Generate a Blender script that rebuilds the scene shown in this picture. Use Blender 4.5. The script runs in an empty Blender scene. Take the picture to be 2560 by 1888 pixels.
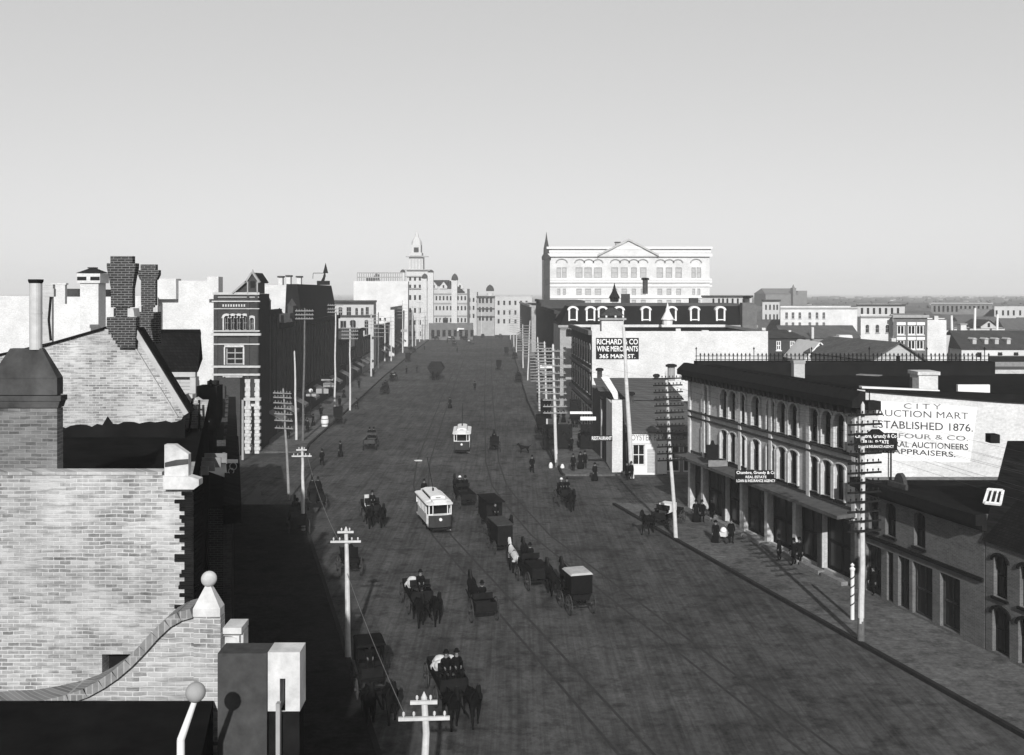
import bpy, math, random
from mathutils import Vector
R = random.Random(7)
scene = bpy.context.scene
COL = scene.collection
rad = math.radians
# ---------------------------------------------------------------- camera, sky, sun, exposure
H, F, U0, V0 = 19.0, 2500.0, 1280.0, 730.0          # eye height; focal length and horizon in photo pixels
cd = bpy.data.cameras.new("camera"); cam = bpy.data.objects.new("camera", cd); COL.objects.link(cam)
cam.location = (0, 0, H); cam.rotation_euler = (rad(90), 0, 0)
cd.sensor_width = 36; cd.lens = F / 2560 * 36; cd.shift_y = -(944 - V0) / 2560
cd.clip_start = 0.5; cd.clip_end = 20000
scene.camera = cam
SUN_EL, SUN_AZ = 25.0, 2.2                           # behind the camera, a touch to the right
world = bpy.data.worlds.new("World"); scene.world = world; world.use_nodes = True
wn = world.node_tree; wn.nodes.clear()
sky = wn.nodes.new("ShaderNodeTexSky"); sky.sky_type = 'NISHITA'; sky.sun_disc = False
sky.sun_elevation = rad(SUN_EL); sky.sun_rotation = rad(180 - SUN_AZ); sky.air_density = 1.0; sky.dust_density = 0.6
bw = wn.nodes.new("ShaderNodeRGBToBW"); bg = wn.nodes.new("ShaderNodeBackground"); wo = wn.nodes.new("ShaderNodeOutputWorld")
bg.inputs[1].default_value = 0.15
pw = wn.nodes.new("ShaderNodeMath"); pw.operation = 'POWER'; pw.inputs[1].default_value = 0.36    # black and white plate: bright, even sky
ml = wn.nodes.new("ShaderNodeMath"); ml.operation = 'MULTIPLY'; ml.inputs[1].default_value = 2.02
wn.links.new(sky.outputs[0], bw.inputs[0]); wn.links.new(bw.outputs[0], pw.inputs[0]); wn.links.new(pw.outputs[0], ml.inputs[0]); wn.links.new(ml.outputs[0], bg.inputs[0]); wn.links.new(bg.outputs[0], wo.inputs[0])
sd = bpy.data.lights.new("sun", 'SUN'); sd.energy = 5.0; sd.angle = rad(0.53); sd.color = (1, 0.995, 0.985)
sun = bpy.data.objects.new("sun", sd); COL.objects.link(sun)
to_sun = Vector((math.sin(rad(SUN_AZ)) * math.cos(rad(SUN_EL)), -math.cos(rad(SUN_AZ)) * math.cos(rad(SUN_EL)), math.sin(rad(SUN_EL))))
sun.rotation_euler = to_sun.to_track_quat('Z', 'Y').to_euler()
scene.view_settings.view_transform = 'Standard'; scene.view_settings.look = 'None'
scene.view_settings.gamma = 1; scene.view_settings.exposure = 0.3
scene.cycles.max_bounces = 6; scene.cycles.volume_bounces = 0
scene.cycles.use_denoising = True
# ---------------------------------------------------------------- helpers
def G(u, v, z=0.0):                                  # photo pixel -> point on the level z
    D = F * (H - z) / (v - V0); return ((u - U0) * D / F, D)
def W(u, v, D): return ((u - U0) * D / F, D, H - (v - V0) * D / F)
def X(u, D): return (u - U0) * D / F
def Z(v, D): return H - (v - V0) * D / F
class MB:
    def __init__(s): s.v = []; s.f = []; s.m = []
    def face(s, pts, m=0):
        n = len(s.v); s.v += [tuple(p) for p in pts]; s.f.append(tuple(range(n, n + len(pts)))); s.m.append(m); return s
    def hexa(s, p, m=0):                             # 8 points: bottom ring then top ring
        n = len(s.v); s.v += [tuple(q) for q in p]
        for f in ((3,2,1,0),(4,5,6,7),(0,1,5,4),(1,2,6,5),(2,3,7,6),(3,0,4,7)): s.f.append(tuple(n + i for i in f)); s.m.append(m)
        return s
    def box(s, x0, x1, y0, y1, z0, z1, m=0):
        return s.hexa([(x0,y0,z0),(x1,y0,z0),(x1,y1,z0),(x0,y1,z0),(x0,y0,z1),(x1,y0,z1),(x1,y1,z1),(x0,y1,z1)], m)
    def fbox(s, fr, s0, s1, t0, t1, z0, z1, m=0):    # box in a facade frame: s along, t outward
        return s.hexa([fr.p(s0,t1,z0),fr.p(s1,t1,z0),fr.p(s1,t0,z0),fr.p(s0,t0,z0),fr.p(s0,t1,z1),fr.p(s1,t1,z1),fr.p(s1,t0,z1),fr.p(s0,t0,z1)], m)
    def prism(s, poly, vec, m=0):                    # extrude a planar polygon
        n = len(poly); q = [tuple(a + b for a, b in zip(p, vec)) for p in poly]
        s.face(list(reversed(poly)), m); s.face(q, m)
        for i in range(n): j = (i + 1) % n; s.face([poly[i], poly[j], q[j], q[i]], m)
        return s
    def tube(s, p0, p1, r0, r1=None, n=8, m=0, cap=True):
        r1 = r0 if r1 is None else r1; p0 = Vector(p0); p1 = Vector(p1); d = (p1 - p0).normalized()
        a = d.orthogonal().normalized(); b = d.cross(a); k = len(s.v)
        for p, r in ((p0, r0), (p1, r1)):
            for i in range(n):
                t = 2 * math.pi * i / n; s.v.append(tuple(p + a * (r * math.cos(t)) + b * (r * math.sin(t))))
        for i in range(n): j = (i + 1) % n; s.f.append((k+i, k+j, k+n+j, k+n+i)); s.m.append(m)
        if cap: s.f.append(tuple(k + i for i in reversed(range(n)))); s.f.append(tuple(k + n + i for i in range(n))); s.m += [m, m]
        return s
    def lathe(s, c, prof, n=16, m=0, sq=1.0, rot=0.0):           # (r, z) profile about a vertical axis
        k = len(s.v); L = len(prof)
        for r, z in prof:
            for i in range(n):
                t = 2 * math.pi * i / n + rot; s.v.append((c[0] + r * math.cos(t), c[1] + r * sq * math.sin(t), c[2] + z))
        for a in range(L - 1):
            for i in range(n): j = (i + 1) % n; s.f.append((k+a*n+i, k+a*n+j, k+(a+1)*n+j, k+(a+1)*n+i)); s.m.append(m)
        s.f.append(tuple(k + i for i in reversed(range(n)))); s.f.append(tuple(k + (L-1)*n + i for i in range(n))); s.m += [m, m]
        return s
    def ball(s, c, r, n=12, m=0):
        return s.lathe(c, [(max(.001, r * math.sin(math.pi * i / n)), -r * math.cos(math.pi * i / n)) for i in range(n + 1)], n * 2, m)
    def ring(s, c, r, w, t, n=24, m=0):              # wheel rim, axis x
        k = len(s.v)
        for i in range(n):
            a = 2 * math.pi * i / n; ca, sa = math.cos(a), math.sin(a)
            for rr, xx in ((r, -t/2), (r, t/2), (r - w, t/2), (r - w, -t/2)): s.v.append((c[0] + xx, c[1] + rr * ca, c[2] + rr * sa))
        for i in range(n):
            j = (i + 1) % n
            for q in range(4): s.f.append((k+4*i+q, k+4*i+(q+1)%4, k+4*j+(q+1)%4, k+4*j+q)); s.m.append(m)
        return s
    def mesh(s, name, mats, smooth=False, off=(0, 0, 0)):
        me = bpy.data.meshes.new(name)
        me.from_pydata([(a - off[0], b - off[1], c - off[2]) for a, b, c in s.v], [], s.f)
        mats = mats if isinstance(mats, (list, tuple)) else [mats]
        for m in mats: me.materials.append(m)
        if len(mats) > 1: me.polygons.foreach_set("material_index", s.m)
        if smooth: me.polygons.foreach_set("use_smooth", [True] * len(s.f))
        me.update(); return me
    def build(s, name, mats, parent=None, smooth=False, **kw):
        off = parent.get("_o", (0, 0, 0)) if parent else (0, 0, 0)
        o = link(name, s.mesh(name, mats, smooth, off), parent)
        o["_o"] = tuple(off)
        if kw: tag(o, **kw)
        return o
def link(name, me, parent=None):
    o = bpy.data.objects.new(name, me); COL.objects.link(o); o.parent = parent; return o
def tag(o, label=None, cat=None, group=None, kind=None):
    for k, x in (("label", label), ("category", cat), ("group", group), ("kind", kind)):
        if x: o[k] = x
    return o
def thing(name, loc, label, cat, group=None, rz=0.0):
    o = bpy.data.objects.new(name, None); COL.objects.link(o); o.location = loc; o.rotation_euler = (0, 0, rz); o.empty_display_size = .3
    o["_o"] = tuple(loc); return tag(o, label, cat, group)
class Fr:                                            # facade frame: origin, direction along, outward normal to its right
    def __init__(s, a, b):
        s.a = Vector(a[:2]); d = Vector(b[:2]) - s.a; s.L = d.length; s.d = d.normalized(); s.n = Vector((s.d.y, -s.d.x))
    def p(s, q, t, z): w = s.a + s.d * q + s.n * t; return (w.x, w.y, z)
# ---------------------------------------------------------------- materials (all neutral greys: the photograph is black and white)
MATS = {}
def nt(name):
    m = bpy.data.materials.new(name); m.use_nodes = True; t = m.node_tree
    return m, t, t.nodes["Principled BSDF"]
def coords(t, wall=True, scale=1.0):
    tc = t.nodes.new("ShaderNodeTexCoord")
    if not wall: return tc.outputs["Object"]
    sx = t.nodes.new("ShaderNodeSeparateXYZ"); ad = t.nodes.new("ShaderNodeMath"); cb = t.nodes.new("ShaderNodeCombineXYZ")
    t.links.new(tc.outputs["Object"], sx.inputs[0]); t.links.new(sx.outputs[0], ad.inputs[0]); t.links.new(sx.outputs[1], ad.inputs[1])
    t.links.new(ad.outputs[0], cb.inputs[0]); t.links.new(sx.outputs[2], cb.inputs[1]); return cb.outputs[0]
def ramp(t, src, stops):
    r = t.nodes.new("ShaderNodeValToRGB"); e = r.color_ramp.elements
    while len(e) < len(stops): e.new(0.5)
    for k, (p, c) in zip(e, stops): k.position = p; k.color = (c, c, c, 1)
    t.links.new(src, r.inputs[0]); return r.outputs[0]
def noise(t, vec, sc, det=5, rough=.6):
    n = t.nodes.new("ShaderNodeTexNoise"); n.inputs["Scale"].default_value = sc; n.inputs["Detail"].default_value = det; n.inputs["Roughness"].default_value = rough
    if vec is not None: t.links.new(vec, n.inputs["Vector"])
    return n.outputs[0]
def mul(t, a, b, f=1.0):
    m = t.nodes.new("ShaderNodeMixRGB"); m.blend_type = 'MULTIPLY'; m.inputs[0].default_value = f
    t.links.new(a, m.inputs[1]); t.links.new(b, m.inputs[2]); return m.outputs[0]
def plain(name, v, var=.25, sc=1.5, rough=.85, spec=.2, bump=0.0):
    if name in MATS: return MATS[name]
    m, t, b = nt(name); c = coords(t, False)
    n = noise(t, c, sc, 6, .65)
    col = ramp(t, n, [(.25, v * (1 - var)), (.75, min(1, v * (1 + var)))])
    t.links.new(col, b.inputs["Base Color"]); b.inputs["Roughness"].default_value = rough; b.inputs["Specular IOR Level"].default_value = spec if spec > .21 else 0
    if bump:
        bp = t.nodes.new("ShaderNodeBump"); bp.inputs["Strength"].default_value = bump; t.links.new(noise(t, c, sc * 8), bp.inputs["Height"]); t.links.new(bp.outputs[0], b.inputs["Normal"])
    MATS[name] = m; return m
def brick(name, c1, c2, mo, bw_=.24, bh=.078, ms=.010, bias=0.0, stain=.35, ssc=.5, rough=.9, wall=True):
    if name in MATS: return MATS[name]
    m, t, b = nt(name); c = coords(t, wall)
    k = t.nodes.new("ShaderNodeTexBrick"); t.links.new(c, k.inputs["Vector"])
    for n, x in (("Color1", c1), ("Color2", c2), ("Mortar", mo)): k.inputs[n].default_value = (x, x, x, 1)
    k.inputs["Scale"].default_value = 1; k.inputs["Mortar Size"].default_value = ms; k.inputs["Brick Width"].default_value = bw_; k.inputs["Row Height"].default_value = bh; k.inputs["Bias"].default_value = bias
    k.inputs["Mortar Smooth"].default_value = .3
    col = mul(t, k.outputs[0], ramp(t, noise(t, c, ssc, 7, .7), [(.3, 1 - stain), (.65, 1.0)]))
    col = mul(t, col, ramp(t, noise(t, c, 6, 3), [(.3, 1 - stain * .6), (.6, 1.0)]))
    t.links.new(col, b.inputs["Base Color"]); b.inputs["Roughness"].default_value = rough; b.inputs["Specular IOR Level"].default_value = 0
    bp = t.nodes.new("ShaderNodeBump"); bp.inputs["Strength"].default_value = .4; bp.inputs["Distance"].default_value = .01
    t.links.new(k.outputs[1], bp.inputs["Height"]); bp.invert = True; t.links.new(bp.outputs[0], b.inputs["Normal"])
    MATS[name] = m; return m
def oldbrick(name, base, dark, mo):                  # pale weathered brick: odd dark headers, pale repointed patches
    m, t, b = nt(name); c0 = coords(t); nz = t.nodes.new("ShaderNodeTexNoise"); nz.inputs["Scale"].default_value = 2.5; nz.inputs["Detail"].default_value = 4; t.links.new(c0, nz.inputs["Vector"])
    va = t.nodes.new("ShaderNodeVectorMath"); va.operation = 'MULTIPLY_ADD'; va.inputs[1].default_value = (.05, .05, .0); t.links.new(nz.outputs[1], va.inputs[0]); t.links.new(c0, va.inputs[2]); c = va.outputs[0]
    k = t.nodes.new("ShaderNodeTexBrick"); t.links.new(c, k.inputs["Vector"])
    for n, x in (("Color1", base), ("Color2", dark), ("Mortar", mo)): k.inputs[n].default_value = (x, x, x, 1)
    k.inputs["Scale"].default_value = 1; k.inputs["Mortar Size"].default_value = .011; k.inputs["Brick Width"].default_value = .23; k.inputs["Row Height"].default_value = .078; k.inputs["Bias"].default_value = -.08; k.inputs["Mortar Smooth"].default_value = .5
    pale = t.nodes.new("ShaderNodeRGB"); pale.outputs[0].default_value = (mo, mo, mo, 1)
    mx = t.nodes.new("ShaderNodeMixRGB"); t.links.new(ramp(t, noise(t, c, .9, 8, .75), [(.42, .12), (.66, .88)]), mx.inputs[0])
    t.links.new(k.outputs[0], mx.inputs[1]); t.links.new(pale.outputs[0], mx.inputs[2])
    col = mul(t, mx.outputs[0], ramp(t, noise(t, c, .35, 6, .6), [(.3, .62), (.6, 1.0)]))
    mp = t.nodes.new("ShaderNodeMapping"); mp.inputs["Scale"].default_value = (1.6, 14, 1); t.links.new(c, mp.inputs[0])
    col = mul(t, col, ramp(t, noise(t, mp.outputs[0], 1, 4, .6), [(.34, .6), (.5, 1.0)]))
    t.links.new(col, b.inputs["Base Color"]); b.inputs["Roughness"].default_value = .92; b.inputs["Specular IOR Level"].default_value = .1
    bp = t.nodes.new("ShaderNodeBump"); bp.inputs["Strength"].default_value = .6; bp.inputs["Distance"].default_value = .012; bp.invert = True
    t.links.new(k.outputs[1], bp.inputs["Height"]); t.links.new(bp.outputs[0], b.inputs["Normal"]); MATS[name] = m; return m
def streaks(name, v, var, ang, sx, sy, rough=.95):   # earth road: rutted along the street
    m, t, b = nt(name); c = coords(t, False)
    mp = t.nodes.new("ShaderNodeMapping"); mp.inputs["Rotation"].default_value = (0, 0, ang); mp.inputs["Scale"].default_value = (sx, sy, 1); t.links.new(c, mp.inputs[0])
    a = ramp(t, noise(t, mp.outputs[0], 1, 8, .7), [(.3, v * (1 - var)), (.7, v * (1 + var))])
    m2 = t.nodes.new("ShaderNodeMapping"); m2.inputs["Rotation"].default_value = (0, 0, ang); m2.inputs["Scale"].default_value = (sx * 5, sy * .7, 1); t.links.new(c, m2.inputs[0])
    a = mul(t, a, ramp(t, noise(t, m2.outputs[0], 1, 4, .6), [(.36, .74), (.56, 1.0)]))
    col = mul(t, a, ramp(t, noise(t, c, .06, 5, .6), [(.3, .6), (.7, 1.0)]))
    col = mul(t, col, ramp(t, noise(t, c, 2.2, 8, .75), [(.3, .5), (.66, 1.0)]))
    col = mul(t, col, ramp(t, noise(t, c, .7, 6, .7), [(.32, .42), (.5, 1.0)]))
    col = mul(t, col, ramp(t, noise(t, c, .22, 4, .6), [(.3, .7), (.6, 1.0)]))
    t.links.new(col, b.inputs["Base Color"]); b.inputs["Roughness"].default_value = rough; b.inputs["Specular IOR Level"].default_value = 0
    bp = t.nodes.new("ShaderNodeBump"); bp.inputs["Strength"].default_value = .5; bp.inputs["Distance"].default_value = .06; t.links.new(noise(t, c, 3, 8, .7), bp.inputs["Height"]); t.links.new(bp.outputs[0], b.inputs["Normal"])
    MATS[name] = m; return m
road_m = streaks("earth_road", .106, .34, -.27, .9, .12)
walk_m = streaks("board_walk", .165, .25, 1.3, .8, 6.0)
kerb_m = plain("kerb_with_gutter_shade", .02, .3, 3, .9, .05)  # kerb boards blackened, gutter shadow put into the colour
dirt_m = plain("dirt", .07, .35, .05)
rail_m = plain("rail_groove", .032, .3, 2)
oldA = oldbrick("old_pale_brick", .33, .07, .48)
sootyold = oldbrick("sooty_pale_brick", .17, .05, .24)
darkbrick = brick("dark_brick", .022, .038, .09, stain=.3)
dark_shade = brick("dark_shade_brick", .010, .018, .012, stain=.4)  # near-black: dark bricks, and shade painted into the left street faces
redbrick = brick("red_brick", .10, .14, .17, stain=.35)
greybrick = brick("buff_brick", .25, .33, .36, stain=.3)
whitewall = brick("whitewashed_brick", .53, .61, .59, ms=.006, stain=.3, ssc=.22)
palewall = brick("pale_brick", .36, .43, .43, stain=.2, ssc=.25)
facebrick = brick("street_front_brick", .38, .47, .48, stain=.3)
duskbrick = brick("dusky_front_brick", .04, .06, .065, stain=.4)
stone = plain("dressed_stone", .40, .32, 3.5, bump=.35)
dstone = plain("weathered_stone", .24, .2, 2)
tar = plain("tar_roof", .008, .5, 1.2, .95, .04)
shingle = brick("shingles", .045, .07, .02, .16, .14, .012, stain=.4)
dshingle = brick("dark_shingles", .009, .015, .005, .16, .14, .012, stain=.4)
greyroof = brick("grey_shingles", .085, .12, .05, .2, .16, .012, stain=.35)
glass = plain("window_glass", .007, .3, .6, .2, .25)
palepane = plain("blind_behind_glass", .30, .2, 2, .3, .4)
whitep = plain("white_paint", .55, .1, 2)
greyp = plain("grey_paint", .32, .2, 2)
darkp = plain("dark_paint", .010, .4, 3, .7, .08)
boardw = brick("weatherboard", .40, .46, .16, 6.0, .16, .012, stain=.2)
plank = plain("weathered_plank", .16, .35, 3)
tin = plain("galvanised_tin", .36, .25, 2.5, .45, .5)
rusttin = plain("sooty_tin", .05, .55, 1.5, .6, .2)
polew = plain("peeled_pole", .42, .22, 3)
poled = plain("tarred_pole", .10, .4, 3)
arm_w = plain("pale_crossarm", .22, .2, 3)
arm_d = plain("dark_crossarm", .012, .3, 3, .9, .05)
cloth_d = plain("dark_wool", .005, .4, 6, .95, .03)
cloth_g = plain("grey_wool", .03, .3, 6)
cloth_w = plain("white_linen", .6, .12, 6)
skin_m = plain("skin", .13, .1, 8)
hair_m = plain("hair", .02, .3, 20)
horse_d = plain("dark_horse_coat", .006, .5, 3, .7, .08)
horse_w = plain("white_horse_coat", .36, .2, 3, .7)
leather = plain("leather", .006, .3, 5, .6, .08)
wagon_d = plain("dark_wagon_wood", .009, .45, 3, .8, .06)
wagon_g = plain("grey_wagon_wood", .04, .35, 3, .8)
spoke_m = plain("worn_wheel_rim", .035, .6, 4, .6)
hay_m = plain("hay", .014, .45, 6)
sack_m = plain("sacks", .42, .25, 3)
paint_k = plain("black_sign_paint", .05, .95, 1.6)
paint_s = plain("faded_sign_paint", .14, .8, 1.8)
gilt = plain("pale_lettering", .62, .12, 4)
# ---------------------------------------------------------------- walls with real openings
def wall(mb, fr, z0, z1, holes, rev=.22, s0=0, s1=None, m=0):
    s1 = fr.L if s1 is None else s1
    ss = sorted({s0, s1} | {x for h in holes for x in (h[0], h[1]) if s0 < x < s1}); zz = sorted({z0, z1} | {x for h in holes for x in (h[2], h[3]) if z0 < x < z1})
    for i in range(len(zz) - 1):
        zc = (zz[i] + zz[i+1]) / 2; run = None
        for j in range(len(ss) - 1):
            sc = (ss[j] + ss[j+1]) / 2; inside = any(h[0] < sc < h[1] and h[2] < zc < h[3] for h in holes)
            if not inside: run = (run[0], ss[j+1]) if run else (ss[j], ss[j+1])
            if (inside or j == len(ss) - 2) and run:
                mb.face([fr.p(run[0],0,zz[i]), fr.p(run[1],0,zz[i]), fr.p(run[1],0,zz[i+1]), fr.p(run[0],0,zz[i+1])], m); run = None
    for h in holes:
        a, b, c, d = h[:4]
        for q in (((a,c),(a,d)), ((b,d),(b,c)), ((a,d),(b,d)), ((b,c),(a,c))):
            (p, e), (p2, e2) = q; mb.face([fr.p(p,0,e), fr.p(p,-rev,e), fr.p(p2,-rev,e2), fr.p(p2,0,e2)], m)
        if len(h) > 4 and h[4]:                      # arched head: spandrels
            r = (b - a) / 2; rise = r * h[4]; mid = (a + b) / 2
            for sg in (-1, 1):
                arc = [(mid + sg * r * math.cos(k * math.pi / 12), d - rise + rise * math.sin(k * math.pi / 12)) for k in range(7)]
                pts = [fr.p(x, -.004, z) for x, z in arc] + [fr.p(mid + sg * r, -.004, d)]
                mb.face(pts, m)
                for k in range(6): mb.face([fr.p(arc[k][0], -.004, arc[k][1]), fr.p(arc[k+1][0], -.004, arc[k+1][1]), fr.p(arc[k+1][0], -rev, arc[k+1][1]), fr.p(arc[k][0], -rev, arc[k][1])], m)
def window(root, fr, h, frame=whitep, pane=glass, rev=.22, sill=True, bars=(1, 1), fw=None, hood=None, hoodm=None, simple=False):
    a, b, c, d = h[:4]; w = b - a; fw = fw or max(.05, w * .07)
    if simple:
        mb = MB(); mb.face([fr.p(a,-rev+.01,c), fr.p(b,-rev+.01,c), fr.p(b,-rev+.01,d), fr.p(a,-rev+.01,d)]); return mb.build("window", pane, root)
    mb = MB(); t0, t1 = -rev + .02, -rev + .08
    mb.fbox(fr, a, a+fw, t0, t1, c, d); mb.fbox(fr, b-fw, b, t0, t1, c, d); mb.fbox(fr, a+fw, b-fw, t0, t1, c, c+fw); mb.fbox(fr, a+fw, b-fw, t0, t1, d-fw, d)
    nx, nz = bars
    for i in range(nx): x = a + w * (i+1)/(nx+1); mb.fbox(fr, x-fw*.4, x+fw*.4, t0+.01, t1-.012, c+fw, d-fw)
    for i in range(nz): z = c + (d-c) * (i+1)/(nz+1); mb.fbox(fr, a+fw, b-fw, t0+.012, t1-.01, z-fw*.45, z+fw*.45)
    if sill: mb.fbox(fr, a-.1, b+.1, -.1, .12, c-.14, c-.003)
    hb = MB()
    if hood:
        if len(h) > 4 and h[4]:
            r = w/2 + .02; mid = (a+b)/2; rise = h[4]
            for k in range(8):
                A, B = k*math.pi/8, (k+1)*math.pi/8
                q = [(mid + rr*math.cos(x), d - (w/2)*rise + rr*rise*math.sin(x)) for rr, x in ((r, A), (r, B), (r+hood, B), (r+hood, A))]
                (hb if hoodm else mb).hexa([fr.p(x, .004, z) for x, z in q] + [fr.p(x, .09, z) for x, z in q])
        else: (hb if hoodm else mb).fbox(fr, a-.12, b+.12, .003, .12, d+.003, d+hood)
    if hood and hoodm:
        for q0, q1 in ((a-.17, a-.02), (b+.02, b+.17)): hb.fbox(fr, q0, q1, .004, .15, c, d-(w/2*h[4] if len(h) > 4 else 0))
    o = mb.build("window", frame, root)
    if hood and hoodm: hb.build("hood", hoodm, o)
    MB().face([fr.p(a+fw*.5,t0+.005,c+fw*.5), fr.p(b-fw*.5,t0+.005,c+fw*.5), fr.p(b-fw*.5,t0+.005,d-fw*.5), fr.p(a+fw*.5,t0+.005,d-fw*.5)]).build("pane", pane, o)
    return o
def area2(p): return sum(p[i][0]*p[(i+1)%len(p)][1] - p[(i+1)%len(p)][0]*p[i][1] for i in range(len(p)))
def building(name, label, cat, foot, h, wallm, roofm=tar, edges=None, parapet=.6, group=None, cornice=None, corm=None, z0=0.0, ret=True):
    """foot: counter-clockwise outline. edges: {i: dict(holes, win=kwargs)}; cornice: list of (z, height, proud)."""
    if area2(foot) < 0: foot = foot[::-1]
    cx = sum(p[0] for p in foot)/len(foot); cy = sum(p[1] for p in foot)/len(foot)
    root = thing(name, (cx, cy, z0), label, cat, group); mb = MB(); n = len(foot); frs = []
    for i in range(n):
        fr = Fr(foot[i], foot[(i+1)%n]); frs.append(fr); e = (edges or {}).get(i, {})
        wall(mb, fr, z0, h, e.get("holes", []), e.get("rev", .22))
        for k, q in enumerate(e.get("holes", [])):
            kw = dict(e.get("win", {})); kw.update(q[5] if len(q) > 5 else {}); window(root, fr, q, rev=e.get("rev", .22), **kw)
    mb.face([(x, y, h - parapet) for x, y in foot])
    mb.m[-1] = 1
    mb.build("wall", [wallm, roofm], root)
    if cornice:
        cb = MB()
        for z, hh, pr in cornice: cb.fbox(frs[0], -pr*.5, frs[0].L + pr*.5, .003, pr, z, z+hh)
        cb.build("cornice", corm or dstone, root)
    return (root, frs)
def pxholes(fr, D, rects, arch=0):                   # photo-pixel rectangles on a frontal wall
    out = []
    for r in rects: out.append((X(r[0], D) - fr.a.x, X(r[2], D) - fr.a.x, Z(r[3], D), Z(r[1], D), r[4] if len(r) > 4 else arch))
    return out
def front(name, label, u0, u1, vt, D, depth, wallm, roofm=tar, wins=(), arch=0, cat="building", win=None, skew=None, **kw):
    """building whose wall faces the camera; u0..u1, top vt at distance D"""
    skew = (max(0, (u0-U0)/F) if u0 > 1700 else 0.0) if skew is None else skew
    x0, x1 = X(u0, D), X(u1, D); foot = [(x0, D), (x1, D), (x1 + skew*depth, D+depth), (x0 + skew*depth, D+depth)]
    fr = Fr(foot[0], foot[1])
    return building(name, label, cat, foot, Z(vt, D), wallm, roofm, {0: dict(holes=pxholes(fr, D, wins, arch), win=win or {})}, **kw)
TXT = {}
def text_pts(s, bold=.012):
    k = (s, bold)
    if k in TXT: return TXT[k]
    cu = bpy.data.curves.new("lettering", 'FONT'); cu.body = s; cu.size = 1; cu.offset = bold; cu.resolution_u = 3; cu.fill_mode = 'FRONT'
    o = bpy.data.objects.new("lettering", cu); COL.objects.link(o); dg = bpy.context.evaluated_depsgraph_get()
    me = bpy.data.meshes.new_from_object(o.evaluated_get(dg)); vs = [tuple(v.co) for v in me.vertices]; fs = [tuple(p.vertices) for p in me.polygons]
    bpy.data.objects.remove(o); bpy.data.curves.remove(cu); bpy.data.meshes.remove(me)
    x0 = min(v[0] for v in vs); x1 = max(v[0] for v in vs); y0 = min(v[1] for v in vs); y1 = max(v[1] for v in vs)
    TXT[k] = ([((v[0]-x0)/(x1-x0), (v[1]-y0)/(y1-y0)) for v in vs], fs); return TXT[k]
def letter(mb, fr, s, a, b, z0, z1, t=.008, bold=.012, slope=0.0):
    vs, fs = text_pts(s, bold); k = len(mb.v)
    for x, y in vs: mb.v.append(fr.p(a + (b-a)*x, t, z0 + (z1-z0)*y + slope*(b-a)*x))
    for f in fs: mb.f.append(tuple(k+i for i in f)); mb.m.append(0)
    return mb
# skinned bodies
def skinmesh(name, V, E, mats, matfn=None, sub=1, root=0):
    me = bpy.data.meshes.new(name); me.from_pydata([v[:3] for v in V], E, []); o = bpy.data.objects.new(name, me); COL.objects.link(o)
    md = o.modifiers.new("s", 'SKIN'); md.use_smooth_shade = True
    for i, v in enumerate(V):
        sv = me.skin_vertices[0].data[i]; r = v[3]; sv.radius = (r if not isinstance(r, tuple) else r[0], r if not isinstance(r, tuple) else r[1]); sv.use_root = (i == root)
    ss = o.modifiers.new("u", 'SUBSURF'); ss.levels = sub; ss.render_levels = sub
    dg = bpy.context.evaluated_depsgraph_get(); out = bpy.data.meshes.new_from_object(o.evaluated_get(dg)); bpy.data.objects.remove(o); bpy.data.meshes.remove(me)
    out.name = name; out.materials.clear()
    for m in mats: out.materials.append(m)
    for p in out.polygons:
        p.use_smooth = True
        if matfn: p.material_index = matfn(p.center)
    return out
TPL = {}
def spawn(tpl, loc, rz, name, label, cat, group=None, sc=1.0):
    if tpl not in TPL: TPL[tpl] = BUILD[tpl.split(":")[0]](*tpl.split(":")[1:])
    r = thing(name, loc, label, cat, group, rz); r.scale = sc if isinstance(sc, tuple) else (sc, sc, sc)
    for nm, me, subs in TPL[tpl]:
        o = link(nm, me, r)
        for s2 in subs: link(s2[0], s2[1], o)
    return r
HAZE = 0.00038
# ---------------------------------------------------------------- ground, street, pavements, tracks
def sheet(name, pts, z, m, kind="structure"):
    return MB().face([(x, y, z) for x, y in pts]).build(name, m, kind=kind)
g = MB(); g.face([(-7000,-400,0),(7000,-400,0),(7000,7500,0),(-7000,7500,0)]); g.build("ground", dirt_m, kind="structure")
LK = [(8.65,-10),(-8.6,51.6),(-16.3,79),(-22.0,99),(-25.3,124),(-26.4,158),(-28.7,220),(-30,270),(-31.8,337),(-33.5,425)]
RK = [(36.5,-10),(18.83,54),(12.56,76.6),(9.0,90),(5.3,104),(2.8,173),(1.2,268),(-1.2,425)]
def lerpk(K, d):
    for (x0, y0), (x1, y1) in zip(K, K[1:]):
        if y0 <= d <= y1: return x0 + (x1-x0)*(d-y0)/(y1-y0)
    return K[-1][0]
ys = sorted({p[1] for p in LK + RK}); rb = MB()
for a, b in zip(ys, ys[1:]):
    rb.face([(lerpk(LK,a)-3,a,.004),(lerpk(RK,a)+3,a,.004),(lerpk(RK,b)+3,b,.004),(lerpk(LK,b)-3,b,.004)])
rb.face([(-90,425,.004),(80,425,.004),(80,447,.004),(-90,447,.004)])
rb.build("road", road_m, kind="structure")
sheet("side_street", [(12.1,89.6),(120,89.6),(120,102.8),(8.3,102.8)], .008, road_m)
sheet("side_street", [(-140,89),(-24,89),(-27,117.5),(-140,117.5)], .008, road_m)
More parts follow.
